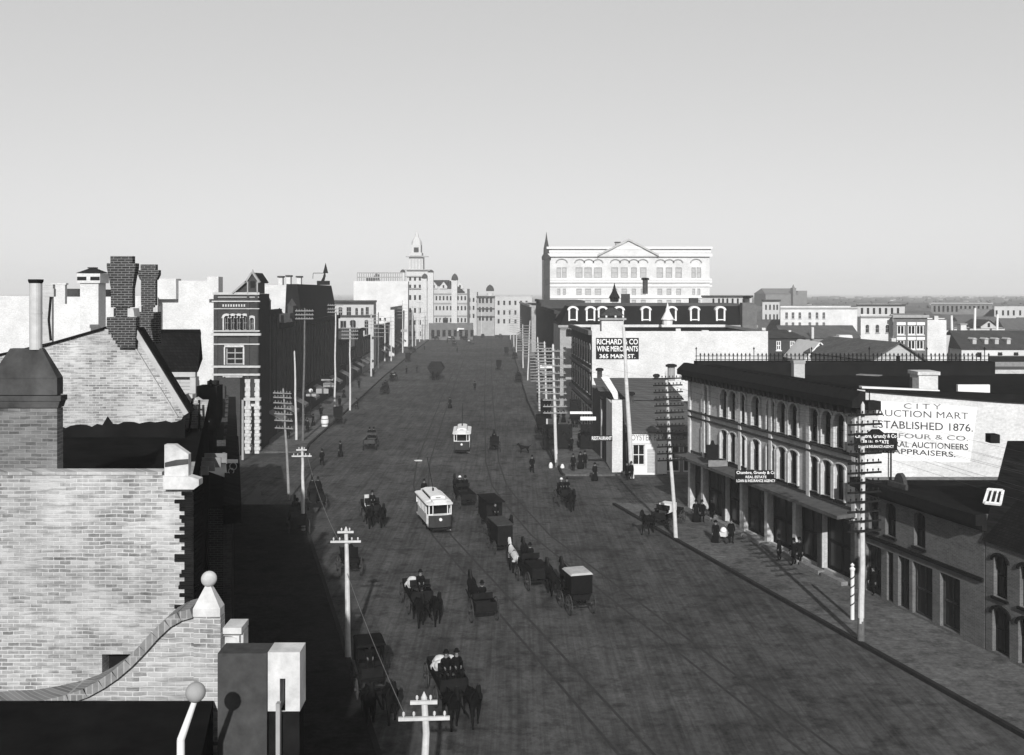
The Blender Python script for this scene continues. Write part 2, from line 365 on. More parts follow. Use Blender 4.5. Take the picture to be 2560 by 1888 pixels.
def walk(name, K, d0, d1, w, sgn, wm=None):
    mb = MB(); kb = MB(); pts = [d0] + [p[1] for p in K if d0 < p[1] < d1] + [d1]
    for a, b in zip(pts, pts[1:]):
        xa, xb = lerpk(K, a), lerpk(K, b); q = [(xa,a),(xa+sgn*w,a),(xb+sgn*w,b),(xb,b)]
        if sgn < 0: q = [q[1], q[0], q[3], q[2]]
        mb.hexa([(x,y,0) for x,y in q] + [(x,y,.17) for x,y in q])
        e = [(xa-sgn*.26,a),(xa-.003*sgn,a),(xb-.003*sgn,b),(xb-sgn*.26,b)]  # kerb strip widened over the road to paint the gutter's shadow
        if sgn < 0: e = [e[1], e[0], e[3], e[2]]
        kb.hexa([(x,y,0) for x,y in e] + [(x,y,.2) for x,y in e])
    mb.build(name, wm or walk_m, kind="structure"); kb.build("kerb", kerb_m, kind="structure")
walk("pavement", RK, -10, 89.2, 5.75, 1); walk("pavement", RK, 103.2, 425, 5.6, 1)
walk("pavement", LK, -10, 88.6, 5.7, -1, streaks("shaded_board_walk", .03, .25, 1.3, .8, 6.0)); walk("pavement", LK, 118, 425, 5.6, -1)  # left near boards darkened, building shade put into their colour
def track(off):
    base = [(1.67 + .286*(55.6-d), d) for d in (-5, 30, 60, 78)] + [(-6.6,88),(-8.2,98),(-9.2,112),(-11.2,180),(-14,300),(-16.5,422)]
    for k in (0, -1.45):
        mb = MB(); w = .16
        for (x0,y0),(x1,y1) in zip(base, base[1:]): mb.face([(x0+off+k-w/2,y0,.012),(x0+off+k+w/2,y0,.012),(x1+off+k+w/2,y1,.012),(x1+off+k-w/2,y1,.012)])
        mb.build("tram_track", rail_m, kind="structure")
track(0); track(7.7)
# ---------------------------------------------------------------- the right side of the street
def lineX(d): return 22 + .2602*(63.4-d)
def sline(u):                                        # photo column -> distance on that building line
    k = (u-U0)/F; return (22 + .2602*63.4)/(k + .2602)
foot = [(22,63.4),(54,63.4),(46,88),(lineX(88),88)]
fa = Fr(foot[3], foot[0]); sl = fa.L/24.6
UP = [1765,1811.5,1833,1856,1891,1929,1956,1985,2036,2069,2101]
holes = []
for u in UP:
    s = (88 - sline(u))*sl; holes.append((s-.56, s+.56, 8.75, 11.05, .8)); holes.append((s-.56, s+.56, 5.35, 7.75, .5))
GF = [(.75,2.85),(3.35,6.75),(7.25,9.85),(10.35,13.75),(14.25,17.75),(18.25,20.95),(21.45,24.85)]
for a, b in GF: holes.append((a, b, .45, 4.3, 0, dict(bars=(1,1), frame=darkp, sill=False)))
auc, frs = building("auction_hall", "long three storey brick block with CITY AUCTION MART painted on its white side wall", "building",
    foot, 12.15, facebrick, tar, {3: dict(holes=holes, rev=.32, win=dict(frame=darkp, bars=(1,1), hood=.2, hoodm=stone))}, parapet=.35)
whit = MB(); f0 = frs[0]
whit.face([f0.p(0,.006,0), f0.p(f0.L,.006,0), f0.p(f0.L,.006,11.2), f0.p(9,.006,12.12), f0.p(.5,.006,12.8), f0.p(0,.006,12.8)]); whit.face([f0.p(0,-.3,12.1), f0.p(f0.L,-.3,11.1), f0.p(f0.L,-.3,11.2), f0.p(9,-.3,12.12), f0.p(.5,-.3,12.8), f0.p(0,-.3,12.8)]); whit.build("side_wall", whitewall, auc)
cb = MB(); EP = ((.4,12.72,12.9),(9,12.05,12.55),(32,10.9,11.6))
for (sa,la,ha_),(sb_,lb2,hb_) in zip(EP, EP[1:]): cb.hexa([f0.p(sa,.25,la),f0.p(sb_,.25,lb2),f0.p(sb_,-.4,lb2),f0.p(sa,-.4,la),f0.p(sa,.25,ha_),f0.p(sb_,.25,hb_),f0.p(sb_,-.4,hb_),f0.p(sa,-.4,ha_)])
cb.build("roof_edge", tar, auc)
cp = MB(); cp.hexa([f0.p(.1,.27,12.91),f0.p(5,.27,12.73),f0.p(5,-.3,12.73),f0.p(.1,-.3,12.91),f0.p(.1,.27,13.02),f0.p(5,.27,12.80),f0.p(5,-.3,12.80),f0.p(.1,-.3,13.02)]); cp.build("coping", whitep, auc)
bk = MB(); bk.fbox(fa, -.3, fa.L+.5, .003, .45, 11.35, 11.6); bk.fbox(fa, -.5, fa.L+.7, .003, .95, 11.75, 12.2); bk.hexa([fa.p(-.5,.95,12.203),fa.p(fa.L+.7,.95,12.203),fa.p(fa.L+.7,.0,12.203),fa.p(-.5,.0,12.203),fa.p(-.5,.3,12.75),fa.p(fa.L+.7,.3,12.75),fa.p(fa.L+.7,.0,12.75),fa.p(-.5,.0,12.75)])
for i in range(34): s = .3 + i*.75; bk.fbox(fa, s, s+.22, .45, .9, 11.3, 11.747)
bk.fbox(fa, fa.L-.1, fa.L+1.0, -.9, -.003, 11.6, 12.15)
bk.build("cornice", darkp, auc)
for i in range(33): s = .68 + i*.75; MB().fbox(fa, s, s+.14, .45, .5, 11.62, 11.74).build("cornice_stud", stone, auc)
bd = MB()
for z, h, p in ((8.02,.14,.14),(8.5,.16,.16),(5.0,.16,.1)): bd.fbox(fa, 0, fa.L, .003, p, z, z+h)
bd.build("string_course", darkbrick, auc)
for s in (.25, 3.1, 4.0, 9.6, 14.4, 19.6, 25.0):
    pb = MB(); pb.fbox(fa, s-.2, s+.2, .003, .16, 4.6, 8.0); pb.fbox(fa, s-.2, s+.2, .003, .16, 8.18, 8.48); pb.fbox(fa, s-.2, s+.2, .003, .16, 8.68, 11.33); pb.build("pilaster", stone, auc)
for s in (.5, 3.1, 7.0, 10.1, 14.0, 18.0, 21.2, 25.1):
    pb = MB(); pb.fbox(fa, s-.22, s+.22, .003, .25, 0, 4.4); pb.build("shop_pilaster", stone if s in (.5,3.1,10.1,14.0,18.0) else duskbrick, auc)
cn = MB()
cn.hexa([fa.p(.2,1.5,4.62),fa.p(25.3,1.5,4.62),fa.p(25.3,.17,4.7),fa.p(.2,.17,4.7),fa.p(.2,1.5,4.85),fa.p(25.3,1.5,4.85),fa.p(25.3,.17,4.95),fa.p(.2,.17,4.95)])
cn.build("canopy", plain("sooty_canopy_board",.075,.4,2), auc)
st = MB()
for i in range(8): st.fbox(fa, 3.3+i*2.7, 5.7+i*2.7, .26, .75, .17, .42)
st.build("shop_step", plank, auc)
ds = MB(); ds.fbox(fa, 2.2, 25.6, -1.7, -.6, 12.15-.35, 12.72); ds.box(lineX(88)+.4, 41.7, 86.3, 88, 11.8, 12.95); ds.build("raised_roof", tar, auc)
cr = MB(); zc = 12.96
cr.box(lineX(88)+.4, 41.7, 87.3, 87.36, zc+.1, zc+.15); cr.box(lineX(88)+.4, 41.7, 87.3, 87.36, zc+.42, zc+.47)
x = lineX(88)+.5; i = 0
while x < 41.7:
    hh = 1.15 if i % 14 == 0 else .62
    cr.box(x-.03, x+.03, 87.36, 87.41, zc, zc+hh-.12); cr.hexa([(x-.09,87.35,zc+hh-.12),(x+.09,87.35,zc+hh-.12),(x+.09,87.42,zc+hh-.12),(x-.09,87.42,zc+hh-.12),(x-.01,87.38,zc+hh+.1),(x+.01,87.38,zc+hh+.1),(x+.01,87.39,zc+hh+.1),(x-.01,87.39,zc+hh+.1)])
    if i % 2: cr.ring((x,87.33,zc+.28), .13, .04, .04, 8)
    x += .36; i += 1
cr.build("roof_cresting", darkp, auc)
def pnl(mb, D, q, t=.0): mb.face([(X(u,D), D-t, Z(v,D)) for u, v in q])
SGN = MB(); Dw = 63.4; pnl(SGN, Dw, [(2186,1150),(2425,1156),(2443,1018),(2200,1002)], .012); SGN.build("painted_sign", plain("sign_whitewash", .60, .2, .7), auc)
lt = MB(); lf = MB()
def zl(y): return 960 + y/5.163
def ul(x): return 2100 + x/5.163
for s, xa, xb, yt, yb, slp, tgt, bo in (("C I T Y",820,1305,248,318,.03,lf,.01),("AUCTION MART",465,1655,326,412,.038,lt,.0),("ESTABLISHED 1876.",420,1715,464,564,.042,lt,.008),("BALFOUR & CO.",470,1655,622,686,.042,lf,.01),("GENERAL AUCTIONEERS",420,1655,722,800,.044,lt,.015),("& APPRAISERS.",545,1490,818,888,.062,lt,.015)):
    D = Dw; fr = Fr((X(ul(0),D), D), (X(ul(2000),D), D)); sc = 1/5.163*D/F
    letter(tgt, fr, s, xa*sc, xb*sc, Z(zl(yb),D), Z(zl(yt),D), .018, bo, -slp)
lt.build("lettering", paint_k, auc); lf.build("faded_lettering", paint_s, auc)
def board(name, label, u0, v0, u1, v1, D, bm, lines, lm, th=.06, frame=None, skew=0, top=None):
    root = thing(name, (X((u0+u1)/2,D), D, Z(v1,D)), label, "sign"); fr = Fr((X(u0,D),D),(X(u1,D),D)); w = fr.L; z0, z1 = Z(v1,D), Z(v0,D)
    mb = MB(); mb.fbox(fr, 0, w, -th, 0, z0, z1)
    if top: mb.hexa([fr.p(w*.3,0,z1),fr.p(w*.7,0,z1),fr.p(w*.7,-th,z1),fr.p(w*.3,-th,z1),fr.p(w*.42,0,z1+top),fr.p(w*.58,0,z1+top),fr.p(w*.58,-th,z1+top),fr.p(w*.42,-th,z1+top)])
    mb.build("sign_board", bm, root)
    if frame:
        fb = MB(); e = .05*max(1, w/4)
        for q in ((-e,0,z0-e,z1+e),(w,w+e,z0-e,z1+e),(0,w,z1,z1+e),(0,w,z0-e,z0)): fb.fbox(fr, q[0], q[1], -th-.01, .02, q[2], q[3])
        fb.build("frame", frame, root)
    n = len(lines); lb = MB()
    for i, l in enumerate(lines):
        s, a, b, za, zb = l if isinstance(l, tuple) else (l, .05, .95, (n-1-i+.18)/n, (n-i-.15)/n)
        letter(lb, fr, s, w*a, w*b, z0+(z1-z0)*za, z0+(z1-z0)*zb, .01, .02)
    if lines: lb.build("lettering", lm, root)
    return root, fr
r1, f1 = board("agency_sign", "black CHAMBRE, GRUNDY & CO board in front of the white painted wall", 2136, 1083, 2243, 1127, 62.9, darkp,
    [("Chambre, Grundy & Co",.02,.98,.66,.95),("REAL ESTATE",.25,.8,.40,.60),("LOAN & INSURANCE AGENCY",.1,.92,.16,.32)], gilt, top=.25)
mb = MB()
for s in (.3, 2.3): mb.fbox(f1, s, s+.08, -.16, -.065, Z(1205,62.9), Z(1083,62.9))
mb.build("post", darkp, r1)
board("agency_sign", "black board lettered CHAMBRE, GRUNDY & CO standing on the shop canopy", 1838, 1176, 1942, 1208, 73.4, darkp,
    [("Chambre, Grundy & Co",.03,.97,.64,.95),("REAL ESTATE",.25,.75,.38,.58),("LOAN & INSURANCE AGENCY",.03,.97,.08,.30)], gilt)
board("shop_sign", "blank pale board on end of the canopy, beyond the agency board", 1771, 1151, 1822, 1167, 80.7, plank, [], gilt)
board("crest_sign", "small dark peaked board before the windows above the pale canopy board", 1766, 1112, 1797, 1148, 81.5, darkp, [], gilt, top=.35)
mb = MB(); D = 75
def boxt(name, label, u0, v0, u1, v1, D, dep, m, cat="chimney", cap=None, z0=None, capm=None):
    r = thing(name, (X((u0+u1)/2,D), D+dep/2, Z(v1,D) if z0 is None else z0), label, cat); mb = MB(); zb = Z(v1,D) if z0 is None else z0
    mb.box(X(u0,D), X(u1,D), D, D+dep, zb, Z(v0,D)); mb.build("stack", m, r)
    if cap: e = cap; c = MB(); c.box(X(u0,D)-e, X(u1,D)+e, D-e, D+dep+e, Z(v0,D)+.002, Z(v0,D)+.25); c.build("cap", capm or dstone, r)
    return r
boxt("roof_hatch", "big whitewashed box on the dark auction roof, right of the plank", 2297, 938, 2345, 975, 72, 1.6, whitewall, "roof hatch", .12, 11.8, stone)
boxt("brick_chimney", "short pale chimney on the dark auction roof behind the cornice", 1985, 909, 2012, 928, 82, .8, palewall, "chimney", .05, 11.8)
boxt("brick_chimney", "squat brick chimney against the left end of the white roof box", 2281, 944, 2296, 972, 71.8, .5, redbrick, "chimney", None, 11.8)
mb = MB(); p = [W(2140,935,74), W(2150,930,74.6), W(2206,944,73.6), W(2196,950,73)]; z = 12.9
mb.hexa([(a,b,z-.06) for a,b,c in p] + [(a,b,z) for a,b,c in p]); o = mb.build("plank", plank, label="loose grey plank lying across the dark auction roof", cat="plank")
mb = MB(); mb.box(X(2395,66), X(2475,66), 66, 66.25, 11.9, Z(962,66)); mb.build("plank", whitep, label="long whitewashed board laid along the auction roof edge at far right", cat="plank")
# lower neighbour with dark cornice
def lX2(d): return 22.03 + .27*(63.25-d)
def sl2(u): k=(u-U0)/F; return (22.03+.27*63.25)/(k+.27)
foot = [(lX2(52.7),52.7),(50,52.7),(50,63.25),(lX2(63.25),63.25)]; fb_ = Fr(foot[3], foot[0]); q = fb_.L/10.55
hs = []
for u in (2184,2226,2299): s=(63.25-sl2(u))*q; hs.append((s-.5,s+.5,4.25,6.25,.6))
for a, b in ((2164,2203),(2217,2233),(2245,2273),(2281,2331),(2350,2400)):
    s0=(63.25-sl2(a))*q; s1=(63.25-sl2(b))*q; hs.append((max(.25,s0),s1,.3,3.3,0,dict(frame=duskbrick,sill=False)))
low, fr_ = building("corner_shop", "two storey brick shop with heavy black cornice and arched upper windows below the painted wall", "building", foot, 7.3, redbrick, tar, {3: dict(holes=hs, rev=.3, win=dict(frame=darkp))}, parapet=.2)
b = MB(); b.fbox(fb_, -.1, fb_.L+.2, .003, .7, 6.75, 7.32); b.fbox(fb_, -.1, fb_.L+.2, .003, .3, 6.45, 6.747); b.fbox(fb_, 0, fb_.L, .003, .15, 3.7, 3.9); b.build("cornice", darkp, low)
r_ = MB()
arch = [(fb_.p(3.7+.5*math.cos(a),-.1,7.34+.85*math.sin(a))) for a in [math.pi*k/10 for k in range(11)]]
r_.prism(arch, tuple(fb_.n*-.25)[:2]+(0,)); r_.fbox(fb_, 2.9, 4.6, -.08, .1, 7.33, 7.62); r_.build("parapet_arch", duskbrick, low)
for zz, uu in ((7.34, 2166), (7.34, 2188), (7.34, 2204), (7.34, 2345)):
    pass
# steep roofed house at the right edge
foot = [(lX2(40),40),(52,40),(52,52.6),(lX2(52.6),52.6)]; fc = Fr(foot[3], foot[0]); hs = []
for a in (.6, 2.4, 4.4, 6.4, 8.4): hs.append((a,a+.95,3.2,5.4,.7)); hs.append((a-.1,a+1.1,.3,2.7,.7,dict(sill=False)))
hs2, _ = building("steep_roofed_house", "dark brick house with tall steep black roof and a white barred skylight", "building", foot, 5.9, redbrick, tar, {3: dict(holes=hs, rev=.3, win=dict(frame=darkp, hood=.16))}, parapet=.1)
x0, x1 = lX2(52.6), 52; zt = 11.2
mb = MB(); A = [(lX2(40)-.15,39.8,5.9),(52.2,39.8,5.9),(52.2,52.7,5.9),(lX2(52.6)-.15,52.7,5.9)]; T = [(lX2(47)+1.5,50.6,zt),(50,50.6,zt),(50,52.4,zt),(lX2(52.4)+1.0,52.4,zt)]
mb.hexa(A + T); mb.build("roof", dshingle, hs2)
def onr(u, v):                                       # point on the south roof slope, lifted 6 cm
    a = Vector(A[0]); b2 = Vector(A[1]); t = Vector(T[0]); nrm = (b2-a).cross(t-a).normalized(); d = Vector(((u-U0)/F, 1, -(v-V0)/F)); o_ = Vector((0,0,H)); k = (a-o_).dot(nrm)/d.dot(nrm); return o_ + d*k, nrm
sk = MB(); cs = [onr(*p) for p in ((2460,1259),(2500,1263),(2507,1229),(2470,1226))]; nr = cs[0][1]; cs = [c_[0] for c_ in cs]
def quadbar(mb, p, q2, w, n, h): d = (q2-p).normalized(); s_ = n.cross(d)*w; mb.hexa([p-s_, q2-s_, q2+s_, p+s_, p-s_+n*h, q2-s_+n*h, q2+s_+n*h, p+s_+n*h])
for i in range(4): quadbar(sk, cs[i], cs[(i+1)%4], .06, nr, .1)
for f in (1/3, 2/3): quadbar(sk, cs[0].lerp(cs[1],f), cs[3].lerp(cs[2],f), .04, nr, .09)
so = sk.build("skylight", whitep, hs2); MB().face([c_ + nr*.03 for c_ in cs]).build("pane", glass, so)
boxt("ridge_vent", "small dark box on the ridge of the steep black roof", 2477, 1087, 2500, 1094, 51.5, .6, darkp, "roof vent", None, zt)
# sheds at the side street corner
def gable_shed(): pass
D = 104
foot = [(X(1575,D),D),(X(1757,D),D),(X(1757,D),D+9),(X(1575,D),D+9)]
fr = Fr(foot[0], foot[1]); wn_ = pxholes(fr, D, [(1582,1112,1612,1163),(1662,1114,1700,1180),(1708,1114,1745,1180)])
oy, frs = building("oyster_shed", "low plank eating house with white front, OYSTER BAY fascia and grey lean-to roof", "building", foot, 4.35, plank, tar, {0: dict(holes=wn_, rev=.2, win=dict(frame=whitep, sill=False))}, parapet=.05)
f0 = frs[0]; wb = MB(); a, b = .0, X(1657,D)-foot[0][0]; wa, wbx = wn_[0][0], wn_[0][1]
zf = Z(1080,D)
for q_ in ((a,wa,0,3.2),(wbx,b,0,3.2),(wa,wbx,0,wn_[0][2]),(wa,wbx,wn_[0][3],3.2)): wb.fbox(f0, q_[0], q_[1], .004, .07, q_[2], q_[3])
wb.fbox(f0, a, b, .004, .16, 3.24, zf); wb.fbox(f0, b-.55, b+.35, .165, .5, .17, 3.6); wb.build("white_front", whitep, oy)
dr = MB(); dr.fbox(f0, wbx+.25, b-.75, .075, .1, .2, 2.7); dr.build("door", boardw, oy)
l_ = MB(); letter(l_, f0, "OYSTER BAY", .1, X(1660,D)-foot[0][0], Z(1101,D), Z(1086,D), .17, .0); l_.build("lettering", paint_s, oy)
rf = MB(); z1 = Z(1003,112.6); rf.hexa([(foot[0][0]-.5,D-.45,4.36),(foot[1][0]+.1,D-.45,4.36),(foot[1][0]+.1,112.6,z1-.12),(foot[0][0]-.5,112.6,z1-.12),(foot[0][0]-.5,D-.45,4.5),(foot[1][0]+.1,D-.45,4.5),(foot[1][0]+.1,112.6,z1),(foot[0][0]-.5,112.6,z1)]); rf.build("roof", greyroof, oy)
mb = MB(); mb.box(X(1530,104.5), X(1556,104.5), 104.4, 104.8, .17, Z(1000,104.5)); mb.box(X(1530,104.5), X(1556,104.5), 104.81, 111, .17, Z(1010,104.5))
o = mb.build("white_corner_pier", whitewall, label="tall whitewashed corner pier at left end of the oyster house", cat="pier")
D = 113.2
foot = [(X(1503,D),D),(X(1704,D),D),(X(1704,D),124),(X(1503,D),124)]
sh, _ = building("shingled_shed", "grey shingled shed roof with stovepipes under the white wine merchants wall", "building", foot, Z(1000,D), boardw, tar, parapet=.05)
rf = MB(); za, zb = Z(1000,D)+.02, Z(945,124); rf.hexa([(foot[0][0],D-.4,za),(foot[1][0]+.2,D-.4,za),(foot[1][0]+.2-.4,124,zb-.1),(foot[0][0],124,zb-.1),(foot[0][0],D-.4,za+.12),(foot[1][0]+.2,D-.4,za+.12),(foot[1][0]-.2,124,zb),(foot[0][0],124,zb)]); rf.build("roof", greyroof, sh)
def pipe(label, u, v0, v1, D, r, m=rusttin, cap=True):
    t = thing("stovepipe", (X(u,D), D, Z(v1,D)), label, "stovepipe"); mb = MB(); mb.tube((X(u,D),D,Z(v1,D)), (X(u,D),D,Z(v0,D)), r, n=12); mb.build("pipe", m, t)
    if cap: c_ = MB(); c_.lathe((X(u,D),D,Z(v0,D)), [(r*1.5,-.25),(r*1.6,-.02),(r*.9,.1)], 12); c_.build("cap", darkp, t)
pipe("tall pale chimney pipe at right end of the shingled shed ridge", 1678, 912, 952, 123, .45, dstone); pipe("dark capped pipe at left end of the shingled shed ridge", 1499, 922, 950, 124, .32)
pipe("stubby dark pipe near the middle of the shingled shed ridge", 1641, 937, 950, 124.4, .28); pipe("black pipe stub with pale base on the oyster house roof", 1577, 982, 1010, 112, .3)
pipe("short thick black pipe against the auction hall far end", 1733, 985, 1004, 110, .38)
cornerp = MB()
D = 108; fs = [(X(1496,117),117),(X(1530,106),106),(X(1562,106),106),(X(1535,117),117)]
fs = [(9.6,119.5),(10.9,106.2),(12.2,106.2),(12.2,119.5)]
sp, frs = building("narrow_shop", "narrow dark street front with restaurant sign between white pier and wine merchants block", "building", fs, 7.6, duskbrick, tar, {3: dict(holes=[(1,2.3,4,6.2),(4,5.3,4,6.2),(7.5,8.8,4,6.2),(1,4,.4,3.2),(5,8.5,.4,3.2)], win=dict(frame=darkp))}, parapet=.2)
b = MB(); q_ = [(1538,955),(1560,973),(1592,1008),(1540,1010)]; 
mb = MB(); mb.prism([W(u,v,107) for u,v in ((1503,944),(1520,940),(1544,980),(1552,1008),(1540,1010),(1530,985))], (0,.4,0)); mb.build("white_barge_board", whitep, label="curved white barge board at gable end of the corner shed", cat="barge board")
# wine merchants block
D = 130.0; foot = [(X(1480,D),D),(X(1920,D),D),(X(1920,D),156),(9.3,156)]; fr = Fr(foot[3], foot[0])
hs = [];
for i in range(8): s = 1.2+i*3.15; hs += [(s,s+1.3,9.6,12,.9),(s,s+1.3,5.6,8,.9),(s,s+2.2,.5,3.6)]
wm, frs = building("wine_merchants_block", "three storey block with bare white side wall carrying a RICHARD & CO sign", "building", foot, Z(828,D), whitewall, tar, {3: dict(holes=hs, win=dict(frame=greyp, hood=.2, sill=True))}, parapet=.4)
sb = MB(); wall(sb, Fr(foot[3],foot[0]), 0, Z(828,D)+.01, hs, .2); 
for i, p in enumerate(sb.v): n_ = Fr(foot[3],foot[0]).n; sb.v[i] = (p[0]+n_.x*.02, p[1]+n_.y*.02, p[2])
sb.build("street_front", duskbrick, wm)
b = MB()
f3 = frs[3]
for z,h,p in ((13.4,.6,.5),(8.6,.3,.3),(4.4,.5,.4)): b.fbox(f3, -.2, f3.L+.1, .03, p, z, z+h)
b.build("cornice", redbrick, wm)
cp = MB()
for a, b2, z_ in ((1478,1500,812),(1690,1702,822),(1755,1772,826),(1830,1845,828)): cp.box(X(a,D), X(b2,D), D+.05, D+.6, Z(829,D), Z(z_,D))
cp.build("parapet_block", whitewall, wm)
board("wine_sign", "dark painted board reading RICHARD & CO WINE MERCHANTS 365 MAIN ST on white wall", 1490, 845, 1597, 898, 129.9, darkp,
   [("RICHARD & CO",.02,.98,.69,.95),("WINE MERCHANTS",.02,.98,.36,.62),("365 MAIN ST.",.08,.92,.04,.24)], gilt)
boxt("white_roof_house", "small white cornice topped roof structure behind wine merchants parapet", 1504, 800, 1559, 830, 140, 3, whitewall, "roof structure", .35, 13.0)
mb = MB(); mb.hexa([(X(1502,140),140,Z(790,140)+.05),(X(1561,140),140,Z(790,140)+.05),(X(1561,140),143,Z(790,140)),(X(1502,140),143,Z(790,140)),(X(1525,140),141,Z(770,140)),(X(1540,140),141,Z(770,140)),(X(1540,140),142,Z(770,140)),(X(1525,140),142,Z(770,140))]); mb.build("hip_roof_cap", shingle, label="grey pointed cap over the small white roof structure", cat="roof")
# mansard terrace
D = 165.0; x0, x1 = X(1400,D), X(1893,D); foot = [(x0,D),(x1,D),(x1,D+16),(x0-.4,D+16)]; zE, zT = Z(815,D), Z(766,D)
hs = pxholes(Fr(foot[0],foot[1]), D, [(u,822,u+14,842) for u in range(1415,1880,42)], .8)
mt, frs = building("mansard_terrace", "long block with dark mansard roof and row of arched white dormers", "building", foot, zE, greybrick, tar, {0: dict(holes=hs, win=dict(simple=True))}, parapet=.2)
mr = MB(); i_ = 2.0; mr.hexa([(x0,D,zE+.3),(x1,D,zE+.3),(x1,D+16,zE+.3),(x0-.4,D+16,zE+.3),(x0+i_*.8,D+i_,zT),(x1-.3,D+i_,zT),(x1-.3,D+14,zT),(x0+i_*.8,D+14,zT)]); mr.build("mansard_roof", dshingle, mt)
mr = MB(); mr.hexa([(x0+1.4,D+1.8,zT+.003),(x1-.3,D+1.8,zT+.003),(x1-.3,D+14,zT+.003),(x0+1.4,D+14,zT+.003),(x0+2.5,D+3.5,zT+.45),(x1-2.5,D+3.5,zT+.45),(x1-2.5,D+12,zT+.45),(x0+2.5,D+12,zT+.45)]); mr.build("roof_curb", greyroof, mt)
mr = MB(); mr.box(x0-.3, x1, D-.5, D-.005, zE-.25, zE+.15)
for k in range(110): xx = x0+.1+k*(x1-x0-.3)/110; mr.box(xx, xx+.13, D-.4, D-.006, zE-.5, zE-.253)
mr.build("eaves_cornice", dstone, mt)
for u in (1433,1477,1507,1549,1616,1681,1738,1803):
    w_ = 9.5*D/F; xc = X(u,D); dm = MB(); zb, zt2 = Z(806,D), Z(776,D); yy = D+.35
    for sx in (-1,1): dm.box(xc+sx*w_-.14, xc+sx*w_+.14, yy, yy+1.6, zb, zt2)
    dm.box(xc-w_-.35, xc+w_+.35, yy-.05, yy+.3, zb-.25, zb-.003)
    for k in range(8):
        A_, B_ = k*math.pi/8, (k+1)*math.pi/8
        qq = [(xc+r*math.cos(t), zt2+r*math.sin(t)*.75) for r,t in ((w_-.1,A_),(w_-.1,B_),(w_+.3,B_),(w_+.3,A_))]
        dm.hexa([(a,yy-.1,c) for a,c in qq]+[(a,yy+1.5,c) for a,c in qq])
    do = dm.build("dormer", whitep, mt)
    pn = MB(); pn.box(xc-w_+.15, xc+w_-.15, yy+.1, yy+.2, zb+.55, zt2+.3); pn.build("pane", glass, do)
    bl = MB(); bl.box(xc-w_+.15, xc+w_-.15, yy+.08, yy+.19, zb, zb+.5); bl.build("panel", whitep, do)
e = MB(); p_ = [W(1856,838,163.5),W(1892,838,163.5),W(1892,764,163.5),W(1880,757,163.5),W(1856,757,163.5)]; e.prism([(a,b,c) for a,b,c in p_],(0,2,0)); o = e.build("gable_chimney_wall", redbrick, label="dark brick end wall with chimney shoulder at right end of mansard terrace", cat="chimney wall")
pipe("dark capped chimney pot on the brick end wall of the mansard terrace", 1867, 742, 758, 164, .45)
def finial(label, u, v0, v1, D, m=whitep):
    t = thing("spirelet", (X(u,D),D,Z(v1,D)), label, "spirelet"); h = Z(v0,D)-Z(v1,D); mb = MB(); mb.lathe((X(u,D),D,Z(v1,D)), [(h*.22,0),(h*.24,h*.18),(h*.30,h*.24),(h*.24,h*.34),(h*.1,h*.6),(h*.03,h*.92),(h*.012,h)], 10); mb.build("spire", m, t)
finial("white pointed spirelet in front of the dark mansard roof", 1669, 757, 812, 150)
finial("dark spiked finial on the curb of the mansard roof", 1536, 708, 755, 170, darkp); pipe("tall thin stovepipe above the mansard roof", 1613, 696, 735, 172, .45)
boxt("brick_chimney", "low dark chimney behind the mansard terrace, left part", 1554, 735, 1575, 752, 172, 1, darkbrick, "chimney", None, 16.5)
boxt("brick_chimney", "dark chimney block behind the mansard terrace, right part", 1725, 745, 1746, 765, 172, 1.2, darkbrick, "chimney", None, 16.5)
# great pedimented hotel
D = 265.0; u0, u1 = 1372, 1774; rows = []
wx = [(341,384),(392,435),(518,583),(600,670),(690,765),(850,915),(940,1005),(1035,1090),(1120,1180),(1275,1335),(1360,1420),(1450,1510),(1600,1640),(1648,1690)]
for a, b in wx: rows += [(1300+a/3.733, 669, 1300+b/3.733, 695), (1300+a/3.733+2, 722, 1300+b/3.733-2, 738), (1300+a/3.733+2, 750, 1300+b/3.733-2, 766)]
ht, frs = front("grand_hotel", "tall white hotel with central pediment and rows of broad windows, palest on the skyline", u0, u1, 632, D, 30, whitewall, tar, rows, win=dict(pane=palepane, frame=dstone, bars=(0,1), sill=False, fw=.18), parapet=.6, skew=-.03)
b = MB(); f0 = frs[0]
for v_, h_, p_ in ((641,.7,.7),(706,.45,.45),(622,.5,.9),(699,.25,.2),(716,.3,.3),(745,.5,.3)): b.fbox(f0, -.6, f0.L+.6, .003, p_, Z(v_,D)-.001*v_/7, Z(v_,D)+h_)
b.fbox(f0, -.3, f0.L+.3, -1, .2, Z(632,D)+.003, Z(622,D)-.004); b.build("cornice", whitep, ht)
for a, b2 in ((340,438),(515,770),(848,1190),(1270,1515),(1596,1690)):
    n_ = max(1, round((b2-a)/85)); w_ = (b2-a)/n_; ab = MB()
    for k in range(n_):
        xc = X(1300+(a+(k+.5)*w_)/3.733, D)-f0.a.x; r = w_/3.733*D/F*.48; zz_ = Z(657,D)
        for j in range(8):
            A_, B_ = j*math.pi/8, (j+1)*math.pi/8; q_ = [(xc+rr*math.cos(t), zz_+rr*math.sin(t)*.7) for rr,t in ((r,A_),(r,B_),(r+.28,B_),(r+.28,A_))]
            ab.hexa([f0.p(x_,.004,z_) for x_,z_ in q_]+[f0.p(x_,.3,z_) for x_,z_ in q_])
    ab.build("window_arches", dstone, ht)
pd = MB(); pd.prism([W(1500,640,D-.8),W(1640,640,D-.8),W(1572,603,D-.8)], (0,6,0)); pd.build("pediment", whitewall, ht)
pr = MB()
